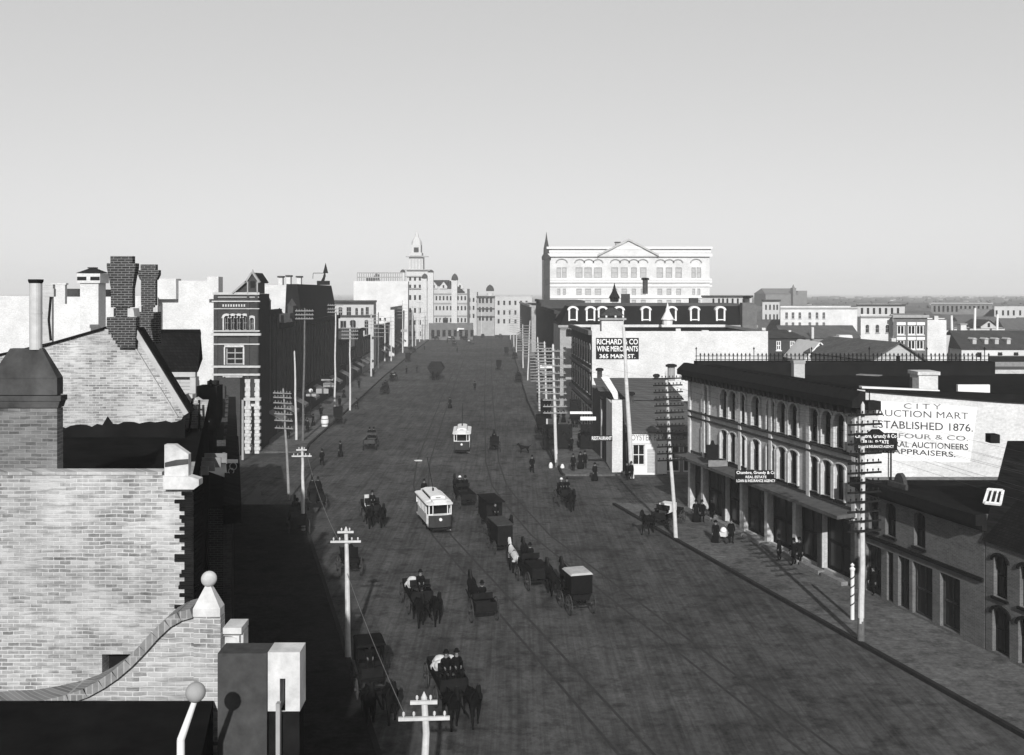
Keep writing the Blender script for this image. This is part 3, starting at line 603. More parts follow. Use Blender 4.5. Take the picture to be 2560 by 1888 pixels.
for (ua,va),(ub,vb) in (((1494,641),(1572,602)),((1572,602),(1648,641))):
    a = Vector(W(ua,va,D-1.3)); b2 = Vector(W(ub,vb,D-1.3)); up = Vector((0,0,.55)); bk_ = Vector((0,6.6,0)); pr.hexa([a,b2,b2+bk_,a+bk_,a+up,b2+up,b2+bk_+up,a+bk_+up])
pr.build("pediment_rake", greyp, ht)
tu = MB(); xx = X(1366,D); tu.box(xx-.7, xx+.9, D-.9, D+1.0, 0, Z(650,D)); tu.lathe((xx,D,Z(650,D)), [(1.2,0),(1.25,.8),(.8,1.6),(.75,3),(.25,5.6),(.03,7.4)], 10); tu.build("corner_turret", duskbrick, ht)
boxt("brick_chimney", "dark topped chimney behind the hotel pediment", 1539, 607, 1550, 640, 275, 1.2, dstone, "chimney", .2, Z(645,265), darkbrick)
boxt("brick_chimney", "slim chimney above the hotel parapet, right of the pediment", 1676, 620, 1682, 645, 275, .8, stone, "chimney", .15, Z(645,265), darkbrick)
# street fronts between the mansard terrace and the hotel and beyond (their lit sides are hidden)
awn_m = plain("awning_canvas", .12, .3, 2)
def rowfront(name, label, xa, da, xb, db, dep, h, m, nwin, floors, side=1, cm=dstone, roofm=tar, winp=None, awn=True):
    """street front from (xa,da) near to (xb,db) far; side=1 right of the street, -1 left"""
    foot = [(xa,da),(xa+side*dep,da),(xb+side*dep,db),(xb,db)]
    if side < 0: foot = [(xa-dep,da),(xa,da),(xb,db),(xb-dep,db)]
    e = 3 if side > 0 else 1
    fr = Fr(foot[e], foot[(e+1)%4]); hs = []
    for i in range(nwin):
        s = fr.L*(i+.5)/nwin; w_ = fr.L/nwin*.22
        for z_, hh in floors: hs.append((s-w_, s+w_, z_, z_+hh, .7))
    r, f = building(name, label, "building", foot, h, m, roofm, {e: dict(holes=hs, win=dict(simple=True))}, parapet=.3)
    b = MB(); f3 = f[e]
    b.fbox(f3, -.2, f3.L+.2, .003, .6, h-.5, h+.15); b.fbox(f3, 0, f3.L, .003, .3, 4.2, 4.6); b.build("cornice", cm, r)
    for i in range(nwin+1):
        s = f3.L*i/nwin; s0, s1 = max(.01, s-.22), min(f3.L-.01, s+.22); MB().fbox(f3, s0, s1, .004, .28, 4.62, h-.503).build("pilaster", duskbrick, r)
    for i in range(1, nwin if awn else 0, 3):
        a_, b_ = f3.L*(i-.35)/nwin, f3.L*(i+.95)/nwin; mb = MB(); mb.hexa([f3.p(a_,1.9,2.7),f3.p(b_,1.9,2.7),f3.p(b_,.01,3.7),f3.p(a_,.01,3.7),f3.p(a_,1.9,2.76),f3.p(b_,1.9,2.76),f3.p(b_,.01,3.76),f3.p(a_,.01,3.76)]); mb.hexa([f3.p(a_,1.9,2.4),f3.p(b_,1.9,2.4),f3.p(b_,1.86,2.4),f3.p(a_,1.86,2.4),f3.p(a_,1.9,2.698),f3.p(b_,1.9,2.698),f3.p(b_,1.86,2.698),f3.p(a_,1.86,2.698)]); mb.build("awning", awn_m, r)
    return r, f
rowfront("brick_row", "dark arcaded street front just beyond the mansard terrace", 8.3, 182, 7.2, 232, 25, 15.5, duskbrick, 14, ((5.4,2.4),(9.6,2.4)), cm=darkbrick)
rowfront("brick_row", "dark narrow street front beside the hotel corner turret", 7.0, 233, 6.6, 263, 10, 17, darkbrick, 8, ((5.4,2.4),(9.6,2.4),(12.9,2)), cm=darkbrick)
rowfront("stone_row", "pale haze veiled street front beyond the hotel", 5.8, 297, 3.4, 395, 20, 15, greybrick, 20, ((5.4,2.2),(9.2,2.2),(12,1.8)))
hazebrick = brick("haze_brick", .13, .17, .18, stain=.3)  # lightened brick for far buildings, distance haze put into the colour
# ---------------------------------------------------------------- low town on the right
front("hip_brick_house", "dark brick house with three white sashes, left of the blank book factory", 1921, 2014, 846, 150, 9, darkbrick, shingle, [(1941,852,1953,876),(1975,852,1987,876),(1996,852,2008,876)], win=dict(bars=(1,1), fw=.14), parapet=.1)
mb = MB(); D=150; mb.hexa([(X(1917,D),D-.4,Z(846,D)+.02),(X(2018,D),D-.4,Z(846,D)+.02),(X(2018,D),D+9.4,Z(846,D)+.02),(X(1917,D),D+9.4,Z(846,D)+.02),(X(1930,D),D+4,Z(828,D)),(X(1990,D),D+4,Z(828,D)),(X(1990,D),D+6,Z(828,D)),(X(1930,D),D+6,Z(828,D))]); mb.build("hip_roof", shingle, label="low grey hip roof over the dark brick house", cat="roof")
front("white_side_block", "low white walled building touching the left of the dark brick house", 1855, 1920, 838, 149, 10, whitewall, tar, parapet=.2)
boxt("brick_chimney", "white chimney at left corner of the dark brick house", 1905, 820, 1914, 838, 152, 1, whitewall, "chimney", None, 12)
boxt("brick_chimney", "white chimney at right end of the dark hip roof", 1972, 826, 1978, 838, 153, .8, whitewall, "chimney", None, 12)
def gable(name, label, ul_, ur_, ua, ve, va, D, dep, wm_, rm, wins=(), hang=.5, ux=0):
    xl, xr, xa = X(ul_,D), X(ur_,D), X(ua,D); ze, za = Z(ve,D), Z(va,D); root = thing(name, ((xl+xr)/2, D+dep/2, 0), label, "house"); mb = MB(); sh_ = X(U0+ux,D)
    mb.prism([(xl,D,0),(xr,D,0),(xr,D,ze),(xa,D,za),(xl,D,ze)], (sh_,dep,0)); mb.build("wall", wm_, root)
    rf = MB()
    for a, b in (((xl,ze),(xa,za)),((xa,za),(xr,ze))):
        dx, dz = b[0]-a[0], b[1]-a[1]; L = math.hypot(dx,dz); ex, ez = dx/L*hang, dz/L*hang
        if a[0]==xl: a = (a[0]-ex, a[1]-ez)
        else: b = (b[0]+ex, b[1]+ez)
        nx, nz = -dz/L*.16, dx/L*.16; a=(a[0]+nx*.06,a[1]+nz*.06); b=(b[0]+nx*.06,b[1]+nz*.06)
        rf.hexa([(a[0],D-hang,a[1]),(b[0],D-hang,b[1]),(b[0]+sh_,D+dep+hang,b[1]),(a[0]+sh_,D+dep+hang,a[1]),(a[0]+nx,D-hang,a[1]+nz),(b[0]+nx,D-hang,b[1]+nz),(b[0]+nx+sh_,D+dep+hang,b[1]+nz),(a[0]+nx+sh_,D+dep+hang,a[1]+nz)])
    rf.build("roof", rm, root)
    fr = Fr((xl,D),(xr,D))
    for w in wins:
        h = (X(w[0],D)-xl, X(w[2],D)-xl, Z(w[3],D), Z(w[1],D)); m2 = MB(); m2.fbox(fr, h[0], h[1], .004, .06, h[2], h[3]); m2.build("window", glass, root)
    return root
gable("gabled_house", "grey roofed house with striped pale gable behind the iron cresting", 2184, 2306, 2247, 898, 858, 125, 16, boardw, greyroof, [(2240,890,2250,903)], ux=-70)
boxt("brick_chimney", "pale chimney on ridge of the grey gabled house", 2229, 846, 2240, 864, 127, .8, stone, "chimney", None, 11)
gable("white_gable_shed", "bright white gable end behind the iron cresting, left of blank book factory", 2014, 2090, 2048, 898, 858, 140, 14, whitewall, whitep, [(2056,889,2062,899)])
fact, ff = front("blank_book_factory", "white factory front lettered BLANK BOOK FACTORY between two gables", 2071, 2136, 856, 160, 12, palewall, shingle, [(2080,881,2090,896),(2106,880,2120,900)], parapet=.2, win=dict(frame=greyp))
mb = MB(); fr = ff[0]; D=160
letter(mb, fr, "BLANK BOOK", .5, 3.95, Z(868,D), Z(861,D), .02, .02); letter(mb, fr, "FACTORY", .7, 3.9, Z(875.5,D), Z(869.5,D), .02, .01); mb.build("lettering", paint_k, fact)
mb = MB(); mb.fbox(fr, .1, fr.L, -2, .4, Z(856,D)+.003, Z(853.5,D)); mb.fbox(fr, .7, fr.L-.3, -1.5, .1, Z(853.5,D)+.003, Z(842,D)); mb.fbox(fr, 1.7, 3.8, -1.5, .05, Z(842,D)+.003, Z(838,D)); mb.build("parapet", whitewall, fact)
D = 172
front("arched_white_house", "white two storey wall with three arched windows left of the brick office", 2152, 2232, 790, D, 14, whitewall, tar, [(2164,812,2173,832,.9),(2189,812,2198,832,.9),(2214,812,2223,832,.9)], win=dict(frame=dstone), parapet=.3, cornice=[(14.6,.3,.3)])
ro = []
for u in (2243,2270,2291):
    for v in (813,850): ro.append((u, v, u+19, v+24))
bo, bf = front("brick_office", "tall brick office with pale stone lintels and a blank white right end", 2233, 2318, 788, D-2, 14, redbrick, tar, ro, win=dict(bars=(1,0), hood=.5, fw=.16), parapet=.3, cornice=[(14.6,.5,.4)])
front("white_end_block", "tall blank white wall at right of the brick office", 2318.5, 2366, 800, D-2, 12, whitewall, tar, parapet=.2)
boxt("brick_chimney", "white chimney on the blank white end wall", 2336, 790, 2346, 802, D, .8, whitewall, "chimney", None, 13.8)
D = 215; mb = MB(); r = thing("long_grey_shed", (X(2050,D),D,0), "long plain grey shingled roof behind the blank book factory", "shed")
mb.box(X(1957,D), X(2150,D), D, D+14, 0, Z(846,D)); mb.build("wall", plank, r); mb = MB(); mb.prism([(X(1955,D),D-.4,Z(846,D)+.02),(X(1955,D),D+14.4,Z(846,D)+.02),(X(1962,D),D+7,Z(816,D))], (X(2152,D)-X(1955,D),0,0)); mb.build("roof", greyroof, r)
boxt("brick_chimney", "pale chimney on the long grey shed roof", 2029, 818, 2035, 834, D-1, .8, stone, "chimney", None, 9)
wr = [(u, 781, u+7, 797, .5) for u in (1963,1979,1996,2021,2039,2056)] + [(u, 806, u+7, 815, .5) for u in (1963,1979,1996,2021,2039,2056)]
front("white_warehouse", "broad white warehouse with two rows of six dark windows", 1951, 2143, 768, 260, 22, whitewall, tar, wr, win=dict(frame=dstone, fw=.1), parapet=.4, cornice=[(14.6,.35,.3)])
front("pale_warehouse", "narrow pale warehouse with dark eaves left of the broad white one", 1906, 1949, 752, 300, 18, palewall, tar, [(u,v,u+4,v+13) for u in (1913,1923,1933,1941) for v in (762,786)], win=dict(simple=True), cornice=[(16.2,.5,.5)], corm=duskbrick)
front("flat_roofed_row", "low pale row with small arched windows between hotel and brick chimney wall", 1755, 1880, 740, 230, 18, palewall, tar, [(u,746,u+5,760,.8) for u in (1781,1795,1805,1816,1829,1842,1856)], win=dict(simple=True), cornice=[(17.8,.4,.4)], corm=duskbrick)
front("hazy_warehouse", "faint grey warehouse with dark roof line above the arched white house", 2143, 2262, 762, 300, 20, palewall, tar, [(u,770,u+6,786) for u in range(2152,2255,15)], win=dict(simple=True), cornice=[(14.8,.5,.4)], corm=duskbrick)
front("hazy_brick_works", "wide hazy brick building with many windows near the right horizon", 2327, 2480, 757, 370, 26, hazebrick, tar, [(u,765,u+5,780) for u in range(2334,2475,11)], win=dict(simple=True), cornice=[(14.5,.5,.4)], corm=dstone)
front("hazy_brick_works", "lower hazy brick wing in front of the wide works", 2395, 2486, 775, 330, 20, hazebrick, tar, parapet=.3)
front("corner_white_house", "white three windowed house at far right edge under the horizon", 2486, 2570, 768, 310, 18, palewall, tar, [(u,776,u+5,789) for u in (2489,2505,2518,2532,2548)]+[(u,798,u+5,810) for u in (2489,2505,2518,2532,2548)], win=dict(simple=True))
D = 185; r = thing("dormered_barracks", (X(2480,D),D,0), "long low building with dark dormered roof and white wall at right", "building"); mb = MB(); mb.box(X(2404,D),X(2600,D),D,D+11,0,Z(873,D)); mb.build("wall", whitewall, r)
mb = MB(); mb.prism([(X(2400,D),D-.5,Z(873,D)+.02),(X(2400,D),D+11.5,Z(873,D)+.02),(X(2408,D),D+6,Z(829,D))], (X(2605,D)-X(2400,D),0,0)); mb.build("roof", shingle, r)
for u in (2444,2474,2500,2530):
    xx = X(u,D); m2 = MB(); m2.box(xx-.35, xx+.35, D+1.2, D+3, Z(862,D), Z(849,D)); m2.prism([(xx-.5,D+1,Z(849,D)+.003),(xx+.5,D+1,Z(849,D)+.003),(xx,D+1,Z(845,D))],(0,2.5,0)); m2.build("dormer", greyp, r)
for u in (2448,2500,2540): m2 = MB(); m2.lathe((X(u,D),D-.03,Z(886,D)), [(.5,-.02),(.5,.02)], 12); m2.box(X(u,D)-.4,X(u,D)+.4,D-.05,D-.003,Z(893,D),Z(881,D)); m2.build("window", glass, r)
front("dark_lean_to", "small dark roofed shed left of the dormered barracks", 2366, 2404, 838, 190, 9, palewall, shingle, parapet=.1, wins=[(2375,862,2381,872)])
gable("pale_cottage", "little pale gabled cottage above the dormered barracks roof", 2452, 2490, 2472, 815, 801, 250, 9, palewall, shingle, [(2469,808,2475,818)])
boxt("white_cupola", "small white square cupola left of the pale cottage", 2402, 812, 2416, 836, 235, 2, whitewall, "cupola", .2, 4)
front("low_white_shed", "long low white shed behind the pale cottage", 2385, 2512, 822, 245, 10, palewall, shingle, parapet=.1)
r = thing("great_church", (X(1965,640),640,0), "big grey church roof and tower faint on the right skyline", "church"); D=640; mb = MB(); mb.box(X(1914,D),X(1996,D),D,D+30,0,Z(735,D)); mb.prism([(X(1912,D),D-.5,Z(735,D)+.02),(X(1912,D),D+30,Z(735,D)+.02),(X(1918,D),D+15,Z(721,D))],(X(1996,D)-X(1912,D),0,0)); mb.build("nave", hazebrick, r)
mb = MB(); mb.box(X(1978,D),X(1986,D),D-4,D+2,0,Z(720,D)); mb.lathe((X(1982,D),D-1,Z(720,D)),[(1,0),(.05,2.4)],4); mb.box(X(1996,D)+.01,X(2020,D),D+2,D+20,0,Z(727,D)); mb.build("tower", hazebrick, r)
front("low_yard_shed", "low grey yard shed at extreme right below the barracks", 2470, 2600, 905, 140, 14, plank, shingle, parapet=.1)
front("low_yard_shed", "low grey shed roof just beyond the auction hall rear corner", 2466, 2600, 945, 96, 16, plank, greyroof, parapet=.1)
dm_ = MB(); rr = random.Random(3)
for i in range(1700):
    D = 270 + 1500*rr.random()**1.6; u = rr.uniform(1790, 2720); x_, w_, h_ = X(u,D), rr.uniform(5,16), rr.uniform(4,9); d_ = rr.uniform(7,14); m_ = rr.choice((0,0,0,1,1,2,3))
    dm_.box(x_, x_+w_, D, D+d_, 0, h_, m_)
    if rr.random()<.6: dm_.prism([(x_-.3,D-.3,h_+.01),(x_-.3,D+d_+.3,h_+.01),(x_-.3,D+d_/2,h_+3)], (w_+.6,0,0), 4)
dm_.build("distant_town", [palewall, greybrick, hazebrick, plank, greyroof], kind="stuff", label="hazy sprawl of small far houses towards the right horizon", cat="town")
wd = MB()
for i in range(900):
    D = rr.uniform(900, 3200); x_ = rr.uniform(-1500, 2200); r_ = rr.uniform(3, 5.5); wd.lathe((x_,D,0), [(r_*.5,0),(r_,r_*.6),(r_*.8,r_*1.2),(r_*.3,r_*1.7)], 6)
leaf = plain("woodland", .12, .4, .2)
wd.build("distant_woods", leaf, kind="stuff", label="low band of far woodland along the horizon", cat="woods")
# ---------------------------------------------------------------- the foreground on the left
# near brick wall with stone kneelers
D = 20.0
nb = thing("brick_warehouse", (-9, 24, 0), "big weathered pale brick side wall filling the left foreground", "building")
mb = MB(); x0, x1 = X(-700,D), X(481,D); zr = Z(1188,D); fr = Fr((x0,D),(x1,D))
hole = (X(255,D)-x0, X(345,D)-x0, Z(1705,D), Z(1636,D))
foot = [(x0,D),(x1,D),(x1-.28*14,34),(x0,34)]; frs = [Fr(foot[i],foot[(i+1)%4]) for i in range(4)]
wall(mb, frs[0], 0, zr, [hole], .35); 
ho = [(1.5+i*2.6, 2.7+i*2.6, z_, z_+2.2, .6) for i in range(5) for z_ in (1,5,9.5)]
m1 = MB(); wall(m1, frs[1], 0, zr, ho, .3); m1.build("street_front", dark_shade, nb); wall(mb, frs[2], 0, zr, [], .2)  # unlit street face gets its own darker brick, shade put into the colour
mb.face([(a,b,14.35) for a,b in foot]); mb.m[-1]=1
mb.build("wall", [oldA, tar], nb)
for q in ho: window(nb, frs[1], q, frame=darkp, rev=.3)
MB().fbox(frs[0], hole[0], hole[1], -.45, -.35, hole[2], hole[3]).build("recess_panel", darkp, nb)  # black panel set back in a small opening
qn = MB(); i = 0; z_ = Z(1540,D)
while z_ < zr-.35:
    L = R.choice((.1,.16,.22,.3,.2)); qn.fbox(frs[0], frs[0].L-.05-L, frs[0].L+.035, .003, .035, z_, z_+.068); qn.fbox(frs[0], frs[0].L+.004, frs[0].L+.03, -.5-L*.5, .0, z_, z_+.068); z_ += .078
qn.build("quoin", dark_shade, nb)
cp = MB(); cp.fbox(frs[0], 0, frs[0].L-.6, -.35, .03, zr+.002, zr+.07); cp.build("coping", oldA, nb)
kn = MB(); kn.prism([W(u,v,D-.12) for u,v in ((411,1190),(471,1190),(471,1136),(437,1112),(411,1112))], (0,.16,0)); kn.prism([W(u,v,D-.16) for u,v in ((408,1224),(484,1224),(497,1214),(497,1199),(470,1191),(408,1191))], (0,.25,0)); kno = kn.build("kneeler_stone", stone, nb); MB().prism([W(u,v,D-.14) for u,v in ((412,1168),(470,1160),(470,1148),(440,1150),(412,1157))], (0,.02,0)).build("shadow_band", rusttin, kno)  # thin dark band paints the shadow beneath the kneeler's cap
sl_ = MB()
for k in range(12): MB().box(X(345,22), X(413,22), 20.7+k*.55, 20.75+k*.55, 14.4, 14.46+.02*k).build("roof_batten", plank, nb)
# gable with two chimneys
D = 32.0
gb = thing("gabled_warehouse", (-13, 37, 0), "pale brick gable with steep right slope behind the near wall", "building")
P = [(-60,1110),(-60,905),(105,868),(262,823),(334,828),(463,1038),(463,1110)]; pp = [W(u,v,D) for u,v in P]; pp[0] = (pp[0][0],D,0); pp[-1] = (pp[-1][0],D,0)
GD = 3.5; sh11 = -.36*GD
mb = MB(); mb.face(pp); mb.face([(a+sh11,b+GD,c) for a,b,c in reversed(pp)]); mb.build("wall", oldA, gb); mb = MB(); mb.face([pp[-1],(pp[-1][0]+sh11,GD+D,0),(pp[-2][0]+sh11,GD+D,pp[-2][2]),pp[-2]]); mb.build("street_front", dark_shade, gb)  # street side darkened, its shade painted into the brick colour
rf = MB()
for a, b in ((1,2),(2,3),(3,4),(4,5)): rf.face([pp[a],pp[b],(pp[b][0]+sh11,GD+D,pp[b][2]),(pp[a][0]+sh11,GD+D,pp[a][2])])
rf.build("roof", dshingle, gb)
ck = MB()
def rake(mb, a, b, y0, y1, th, lift): a=Vector((a[0],0,a[2])); b=Vector((b[0],0,b[2])); d=(b-a).normalized(); n=Vector((-d.z,0,d.x)); n = n if n.z>0 else -n; q=[a+n*lift,b+n*lift,b+n*(lift+th),a+n*(lift+th)]; mb.hexa([(v_.x,y0,v_.z) for v_ in q]+[(v_.x,y1,v_.z) for v_ in q])
rake(ck, pp[4], pp[5], D-.14, D+.3, .16, .01); rake(ck, W(318,833,D), W(446,1042,D), D-.08, D-.003, .03, -.02); ck.build("barge_board", greyp, gb)
ck = MB(); rake(ck, pp[2], pp[3], D-.12, D+.3, .05, .01); rake(ck, pp[4], pp[5], D-.16, D+.34, .05, .19); ck.build("roof_edge", darkp, gb)
fl = MB(); z0_ = Z(1110,D); pts=[(130,1112),(130,1070)]
for k in range(24): pts.append((150+k*13.2, 1068-k*.7+R.uniform(-5,5) - (22 if k==9 else 0)))
pts += [(463,1030),(463,1112)]
fl.prism([W(u,v,D-.03) for u,v in pts], (0,.02,0)); fl.build("tar_flashing", tar, gb)
def chimney(label, D, u_c, stages, m, pots=None, depth=None):
    xc = X(u_c,D); w0 = .36; t = thing("brick_chimney", (xc,D+w0/2,Z(max(s[3] for s in stages),D)), label, "chimney"); mb = MB(); yc = D + w0/2
    for s in stages:
        ua0,ua1,va,vb = s[:4]; ub0,ub1 = (s[4],s[5]) if len(s)>4 else (ua0,ua1)
        ht_, hb = (X(ua1,D)-X(ua0,D))/2, (X(ub1,D)-X(ub0,D))/2; ct, cb_ = (X(ua1,D)+X(ua0,D))/2, (X(ub1,D)+X(ub0,D))/2; zt_, zb_ = Z(va,D), Z(vb,D)
        mb.hexa([(cb_-hb,yc-hb*.35,zb_),(cb_+hb,yc-hb*.35,zb_),(cb_+hb,yc+hb*.35,zb_),(cb_-hb,yc+hb*.35,zb_),(ct-ht_,yc-ht_*.35,zt_-.002),(ct+ht_,yc-ht_*.35,zt_-.002),(ct+ht_,yc+ht_*.35,zt_-.002),(ct-ht_,yc+ht_*.35,zt_-.002)])
    mb.build("stack", m, t); return t
chb = brick("chimney_brick", .03, .05, .20, stain=.3)
c1 = chimney("tall dark brick chimney with flared cap, the larger of the gable pair", 31.7, 301, [(274,329,640,658),(266,338,658,669),(266,338,669,690,270,334),(270,334,690,722,275,329),(275,329,722,769),(285,318,769,793),(266,339,793,822),(270,338,822,836),(280,337,836,852),(291,336,852,869)], chb)
mb = MB()
for a,b in ((275,284),(319,336)): mb.prism([W(u,v,31.75) for u,v in ((a,792),(b,792),(b-3 if a>300 else b,771),(a,771))], (0,.5,0))
mb.build("stone_shoulder", stone, c1)
c2 = chimney("shorter dark brick chimney with flared cap behind the gable", 36, 369, [(349,388,661,675),(343,395,675,687),(343,395,687,700,348,389),(350,387,700,764),(354,382,764,780),(341,395,780,860)], chb)
mb = MB()
for a,b in ((342,353),(383,394)): mb.prism([W(u,v,36.05) for u,v in ((a,780),(b,780),(b,765),(a,770))], (0,.4,0))
mb.build("stone_shoulder", stone, c2)
# near chimney with metal hood at the left edge
D = 20.75; xc = X(62,D)
t = thing("hooded_chimney", (xc,D+.5,0), "sooty brick chimney with sheet metal hood and bright tin flue at left edge", "chimney")
def sqr(mb, u0,u1,v0,v1,w0=None,w1=None):
    a0,a1=X(u0,D),X(u1,D); b0,b1=(X(w0,D),X(w1,D)) if w0 is not None else (a0,a1); ha,hb=(a1-a0)/2,(b1-b0)/2; yc=D+.15; ca,cb_=(a0+a1)/2,(b0+b1)/2
    mb.hexa([(cb_-hb,yc-hb*.2,Z(v1,D)),(cb_+hb,yc-hb*.2,Z(v1,D)),(cb_+hb,yc+hb*.2,Z(v1,D)),(cb_-hb,yc+hb*.2,Z(v1,D)),(ca-ha,yc-ha*.2,Z(v0,D)),(ca+ha,yc-ha*.2,Z(v0,D)),(ca+ha,yc+ha*.2,Z(v0,D)),(ca-ha,yc+ha*.2,Z(v0,D))])
mb = MB(); sqr(mb,-26,142,1022,2600); mb.build("stack", sootyold, t)
mb = MB(); sqr(mb,-38,152,990,1003); sqr(mb,-34,149,1004,1020,-28,144); mb.build("cap", rusttin, t)
mb = MB(); sqr(mb,-26,142,946,988); sqr(mb,20,100,872,945.5,-26,142); mb.build("hood", rusttin, t)
mb = MB(); mb.tube((X(81,D),D+.15,Z(875,D)),(X(81,D),D+.15,Z(708,D)),.125,n=20); mb.tube((X(81,D),D+.15,Z(785,D)),(X(81,D),D+.15,Z(781,D)),.131,n=20); fo = mb.build("flue", tin, t, smooth=False)
mb = MB(); mb.lathe((X(81,D),D+.15,Z(708,D)),[(.13,0),(.15,.04),(.15,.08),(.12,.08)],20); mb.build("flue_collar", darkp, t)
chimney("pale brick chimney with dark corbelled top right of the tin flue", 40, 112, [(94,130,711,722),(98,132,722,742),(99,127,742,872)], palewall)
chimney("plain white chimney on the far white parapet, right of the dark corbelled one", 100, 146, [(128,166,708,712),(131,163,712,760)], whitewall)
mb = MB(); mb.tube(W(127,742,39.6), W(122,800,39.6), .05); mb.tube(W(122,800,39.6), W(127,852,39.6), .05); mb.build("drainpipe", darkp, label="thin black drainpipe down the pale corbelled chimney", cat="drainpipe")
# dutch gable parapet with ball finials
D = 16.0
pg = thing("curved_parapet", (X(300,D),D,0), "curved brick parapet sweeping up to a stone pier in the foreground", "parapet")
CV = [(-300,1800),(60,1778),(120,1768),(180,1754),(225,1738),(265,1716),(300,1692),(335,1662),(370,1626),(400,1592),(430,1564),(458,1548),(486,1540)]
mb = MB(); lo = [W(u,v,D) for u,v in CV]
for a, b in zip(lo, lo[1:]): mb.hexa([(a[0],D,0),(b[0],D,0),(b[0],D+.4,0),(a[0],D+.4,0),(a[0],D,a[2]),(b[0],D,b[2]),(b[0],D+.4,b[2]),(a[0],D+.4,a[2])])
mb.box(X(486,D),X(553,D),D-.04,D+.2,0,Z(1540,D)); mb.build("wall", oldA, pg)
cp = MB()
for k,(a,b) in enumerate(zip(CV, CV[1:])):
    pa, pb = Vector(W(*a,D)), Vector(W(*b,D)); n0 = Vector((-(pb-pa).z,0,(pb-pa).x)).normalized(); th=.15
    cp.hexa([(pa.x,D-.1,pa.z+.002),(pb.x,D-.1,pb.z+.002),(pb.x,D+.5,pb.z+.002),(pa.x,D+.5,pa.z+.002),(pa.x+n0.x*th,D-.1,pa.z+n0.z*th),(pb.x+n0.x*th,D-.1,pb.z+n0.z*th),(pb.x+n0.x*th,D+.5,pb.z+n0.z*th),(pa.x+n0.x*th,D+.5,pa.z+n0.z*th)])
cp.build("coping", brick("coping_brick", .16,.24,.3,.10,.6,.012), pg)
fn = MB(); xa, xb = X(485,D), X(553,D); w_=.24; y0=D-.06; zb_, zm, zt_ = Z(1540,D)+.003, Z(1520,D), Z(1466,D); xm=(xa+xb)/2
fn.box(xa,xb,y0,y0+w_,zb_,zm); fn.hexa([(xa,y0,zm+.001),(xb,y0,zm+.001),(xb,y0+w_,zm+.001),(xa,y0+w_,zm+.001),(xm-.045,y0+w_/2-.045,zt_),(xm+.045,y0+w_/2-.045,zt_),(xm+.045,y0+w_/2+.045,zt_),(xm-.045,y0+w_/2+.045,zt_)])
fo = fn.build("pier_cap", stone, pg); bl = MB(); bl.ball((xm+.005,y0+w_/2,Z(1450,D)),.125,14); bl.build("ball", stone, fo, smooth=True)
q = MB()
q.box(X(553,D)+.002,X(600,D),D+.2,D+.5,0,Z(1592,D)); q.prism([W(u,v,D+.1) for u,v in ((556,1590),(598,1590),(598,1608),(592,1596),(580,1591.5))],(0,.3,0)); q.box(X(552,D)+.01,X(600,D),D+.08,D+.52,Z(1590,D)+.003,Z(1574,D)); q.build("bracket", stone, pg)
# lower front finial and roof box
D = 13.0
t = thing("front_finial", (X(490,D),D,0), "grey stone ball on slim white neck at the bottom of the view", "finial")
mb = MB(); mb.tube(W(452,1850,D),W(487,1752,D),.05,.035,12); mb.tube((W(452,1850,D)[0],D,0),W(452,1850,D),.08,.05,12); mb.build("neck", whitep, t); mb = MB(); mb.ball(W(489,1731,D),.128,14); mb.build("ball", dstone, t, smooth=True)
t = thing("roof_box", (X(650,15),15,0), "square wooden roof box, dark left panel and pale right end, by the curved parapet", "roof box")
D = 15.0
mb = MB(); mb.box(X(544,D),X(667,D),D,D+.45,0,Z(1634,D)); mb.build("dark_panel", plain("old_dark_board", .045,.35,4), t)
mb = MB(); fr = Fr((X(667,D)+.003,D+.05),(X(748,D),D+.05)); wall(mb, fr, Z(1782,D), Z(1634,D), [(X(697,D)-X(667,D), X(711,D)-X(667,D), Z(1783,D), Z(1700,D))], .3); mb.face([fr.p(0,0,Z(1634,D)),fr.p(fr.L,0,Z(1634,D)),fr.p(fr.L,-.42,Z(1634,D)),fr.p(0,-.42,Z(1634,D))]); mb.face([fr.p(fr.L,0,Z(1782,D)),fr.p(fr.L,-.42,Z(1782,D)),fr.p(fr.L,-.42,Z(1634,D)),fr.p(fr.L,0,Z(1634,D))]); mb.build("pale_end", plain("weathered_pale_board", .42,.3,3), t)
MB().box(X(667,D)+.01,X(745,D),D+.1,D+.4,0,Z(1782,D)-.003).build("base_panel", darkp, t)
mb = MB(); mb.box(X(694,D),X(704,D),D-.12,D-.02,12,Z(1752,D)); mb.build("post", dstone, t)
# buildings further along the left pavement
D = 47.0
t = thing("mansard_house", (X(450,D),D+3,0), "house with dark shingled steep roof and boarded dormer behind the chimneys", "house")
mb = MB(); q_=[(X(330,D),D),(X(478,D),D),(X(478,D)-2.8,D+9),(X(330,D)-2.8,D+9)]; mb.hexa([(a,b,0) for a,b in q_]+[(a,b,Z(940,D)) for a,b in q_]); mb.build("wall", boardw, t)
mb = MB(); zb_, zt_ = Z(929,D), Z(833,49); mb.hexa([(X(378,D),D-.3,zb_),(X(500,D),D-.3,zb_),(X(513,D)-2.9,D+9,zb_),(X(378,D)-2.9,D+9,zb_),(X(378,49),49,zt_),(X(503,49),49,zt_),(X(503,49)-1.6,54,zt_),(X(378,49)-1.6,54,zt_)]); mb.build("roof", dshingle, t)
mb = MB(); mb.box(X(404,D),X(494,D),D-.35,D-.05,Z(941,D),zb_-.003); mb.box(X(480,D),X(494,D),D-.3,D+.2,Z(1000,D),Z(942,D)); mb.build("fascia", greyp, t)
